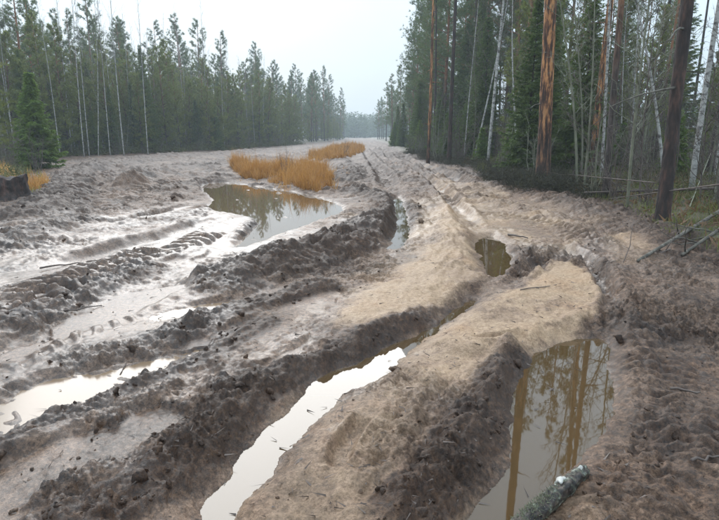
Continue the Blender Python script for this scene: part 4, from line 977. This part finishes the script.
new_obj('stump_body', tri_mesh('stump_body', V, F, M['dark_bark'], True), st)
for an in (.3, 1.6, 2.9, 4.4, 5.3):
    q = MB(); ks = np.linspace(0, 1, 6); dd = np.array([math.cos(an), math.sin(an), 0]); q.tube(dd * (.25 + .7 * ks)[:, None] + np.array([0, 0, 1.]) * (.16 - .25 * ks ** 1.3)[:, None], .10 * (1 - .75 * ks), 8)
    new_obj('root', q.mesh('root', M['dark_bark'], True), st)

def pole(name, label, pa, pb, za, zb, r0, r1, seed, bark=M['dead_wood'], twigs=5, cat='branch'):
    """a fallen pole between two photo pixels at heights above the ground"""
    A_ = np.array(P(*pa, .25 + za)); B_ = np.array(P(*pb, .25 + zb))
    a3 = np.array([*A_, gz(*A_) + za]); b3 = np.array([*B_, gz(*B_) + zb]); o = thing(name, label, cat, tuple(a3))
    new_obj('stem', rough_log(a3 * 0, b3 - a3, r0, r1, seed, bark, 12, 40, .12), o)
    for _ in range(twigs):
        mb_ = MB(); t = rng.uniform(.25, .95); p = (b3 - a3) * t; d = unit(rng.normal(size=3) * .8 + np.array([0, 0, .4]) + .5 * unit(b3 - a3)); L_ = rng.uniform(.25, .8); ks = np.linspace(0, 1, 5)
        mb_.tube(p + d * (L_ * ks)[:, None] + rng.normal(size=(5, 3)) * .03 * ks[:, None], r1 * .5 * (1 - .8 * ks) + .002, 5); new_obj('twig', mb_.mesh('twig', bark), o)
    return o
pole('fallen_branch', 'pale fallen pole slanting down to the mud at the right photo edge', (735, 201), (640, 243), .16, .03, .036, .020, 31)
pole('fallen_branch', 'shorter fallen pole under the slanting one at right', (735, 216), (684, 238), .08, .02, .030, .02, 32)
pole('fallen_branch', 'grey fallen trunk lying level behind the black pine', (735, 188), (585, 186), .25, .15, .035, .022, 33, M['twig'], 3)
pole('fallen_branch', 'long thin arching dead branch in the right undergrowth', (735, 170), (610, 192), .9, .1, .012, .006, 34, M['twig'], 6)
pole('fallen_branch', 'dead branch hanging low left of the black pine', (655, 178), (570, 170), .6, .5, .012, .006, 35, M['twig'], 6)
pole('fallen_branch', 'dark wet branch lying on the mud below the right bank', (600, 246), (672, 236), .02, .02, .016, .010, 36, M['twig'], 3)
pole('fallen_branch', 'thin dead branch crossing low beside the white birch', (712, 150), (690, 205), .8, .1, .016, .01, 37, M['pale_twig'], 5)

def stick(pa, pb, r, label):
    A_ = P(*pa); B_ = P(*pb); k = 6; xs = np.linspace(A_[0], B_[0], k); ys = np.linspace(A_[1], B_[1], k); zs = terrain(xs, ys); zs = np.linspace(zs[0], zs[-1], k) + max(0, float((zs - np.linspace(zs[0], zs[-1], k)).max())) + r * .6
    mb_ = MB(); p = np.stack([xs, ys, zs], 1); o0 = p[0].copy(); p[1:-1] += rng.normal(size=(k - 2, 3)) * r * .8; mb_.tube(p - o0, r * np.linspace(1, .55, k), 6)
    o = new_obj('stick', mb_.mesh('stick', M['twig'])); o.location = o0; o['label'] = label; o['category'] = 'stick'; o['group'] = 'sticks on the mud'
stick((508, 235), (528, 238), .018, 'short dark stick above the small brown puddle')
stick((670, 392), (700, 394), .009, 'brown stick lying flat on the rough mud at right')
stick((520, 296), (560, 290), .006, 'thin twig on the smooth sand hump')
stick((40, 268), (84, 258), .012, 'thin stick on the shiny mud at left')
stick((120, 372), (126, 362), .006, 'tiny stick poking up from the white water film')
stick((690, 470), (719, 462), .008, 'brown stick at the lower right photo edge')
stick((60, 318), (102, 306), .008, 'dark twig between the left wheel tracks')

# a little bare bush in the grass island
x, y = P(284, 176); plant('bare_shrub', KITS['shrub'][0], (x, y), .55, 0, (0, 0), 'dark bare shrub sticking out of the golden grass island', 'shrub', None, ('stem', 'twigs'))
x, y = P(344, 156); plant('bare_shrub', KITS['shrub'][1], (x, y), .8, 0, (0, 0), 'thin bare shrub in the far grass strip', 'shrub', None, ('stem', 'twigs'))

# ------------------------------------------------------------------ hazy air
V = np.array([(sx * 470, sy * 470, z) for z in (-1.6, 25.5) for sx, sy in ((-1, -1), (1, -1), (1, 1), (-1, 1))], float)
F = np.array([(0, 3, 2, 1), (4, 5, 6, 7), (0, 1, 5, 4), (1, 2, 6, 5), (2, 3, 7, 6), (3, 0, 4, 7)])
hm = bpy.data.materials.new('haze'); hm.use_nodes = True; hm.node_tree.nodes.clear()
ho = hm.node_tree.nodes.new('ShaderNodeOutputMaterial'); pv = hm.node_tree.nodes.new('ShaderNodeVolumePrincipled')
pv.inputs['Color'].default_value = (.82, .91, 1.0, 1); pv.inputs['Density'].default_value = .0014; pv.inputs['Anisotropy'].default_value = .2
hm.node_tree.links.new(pv.outputs[0], ho.inputs['Volume'])
hz = new_obj('haze', tri_mesh('haze', V, F, hm)); hz['kind'] = 'stuff'; hz['label'] = 'thin pale mist in the air over the whole clearing'; hz['category'] = 'haze'
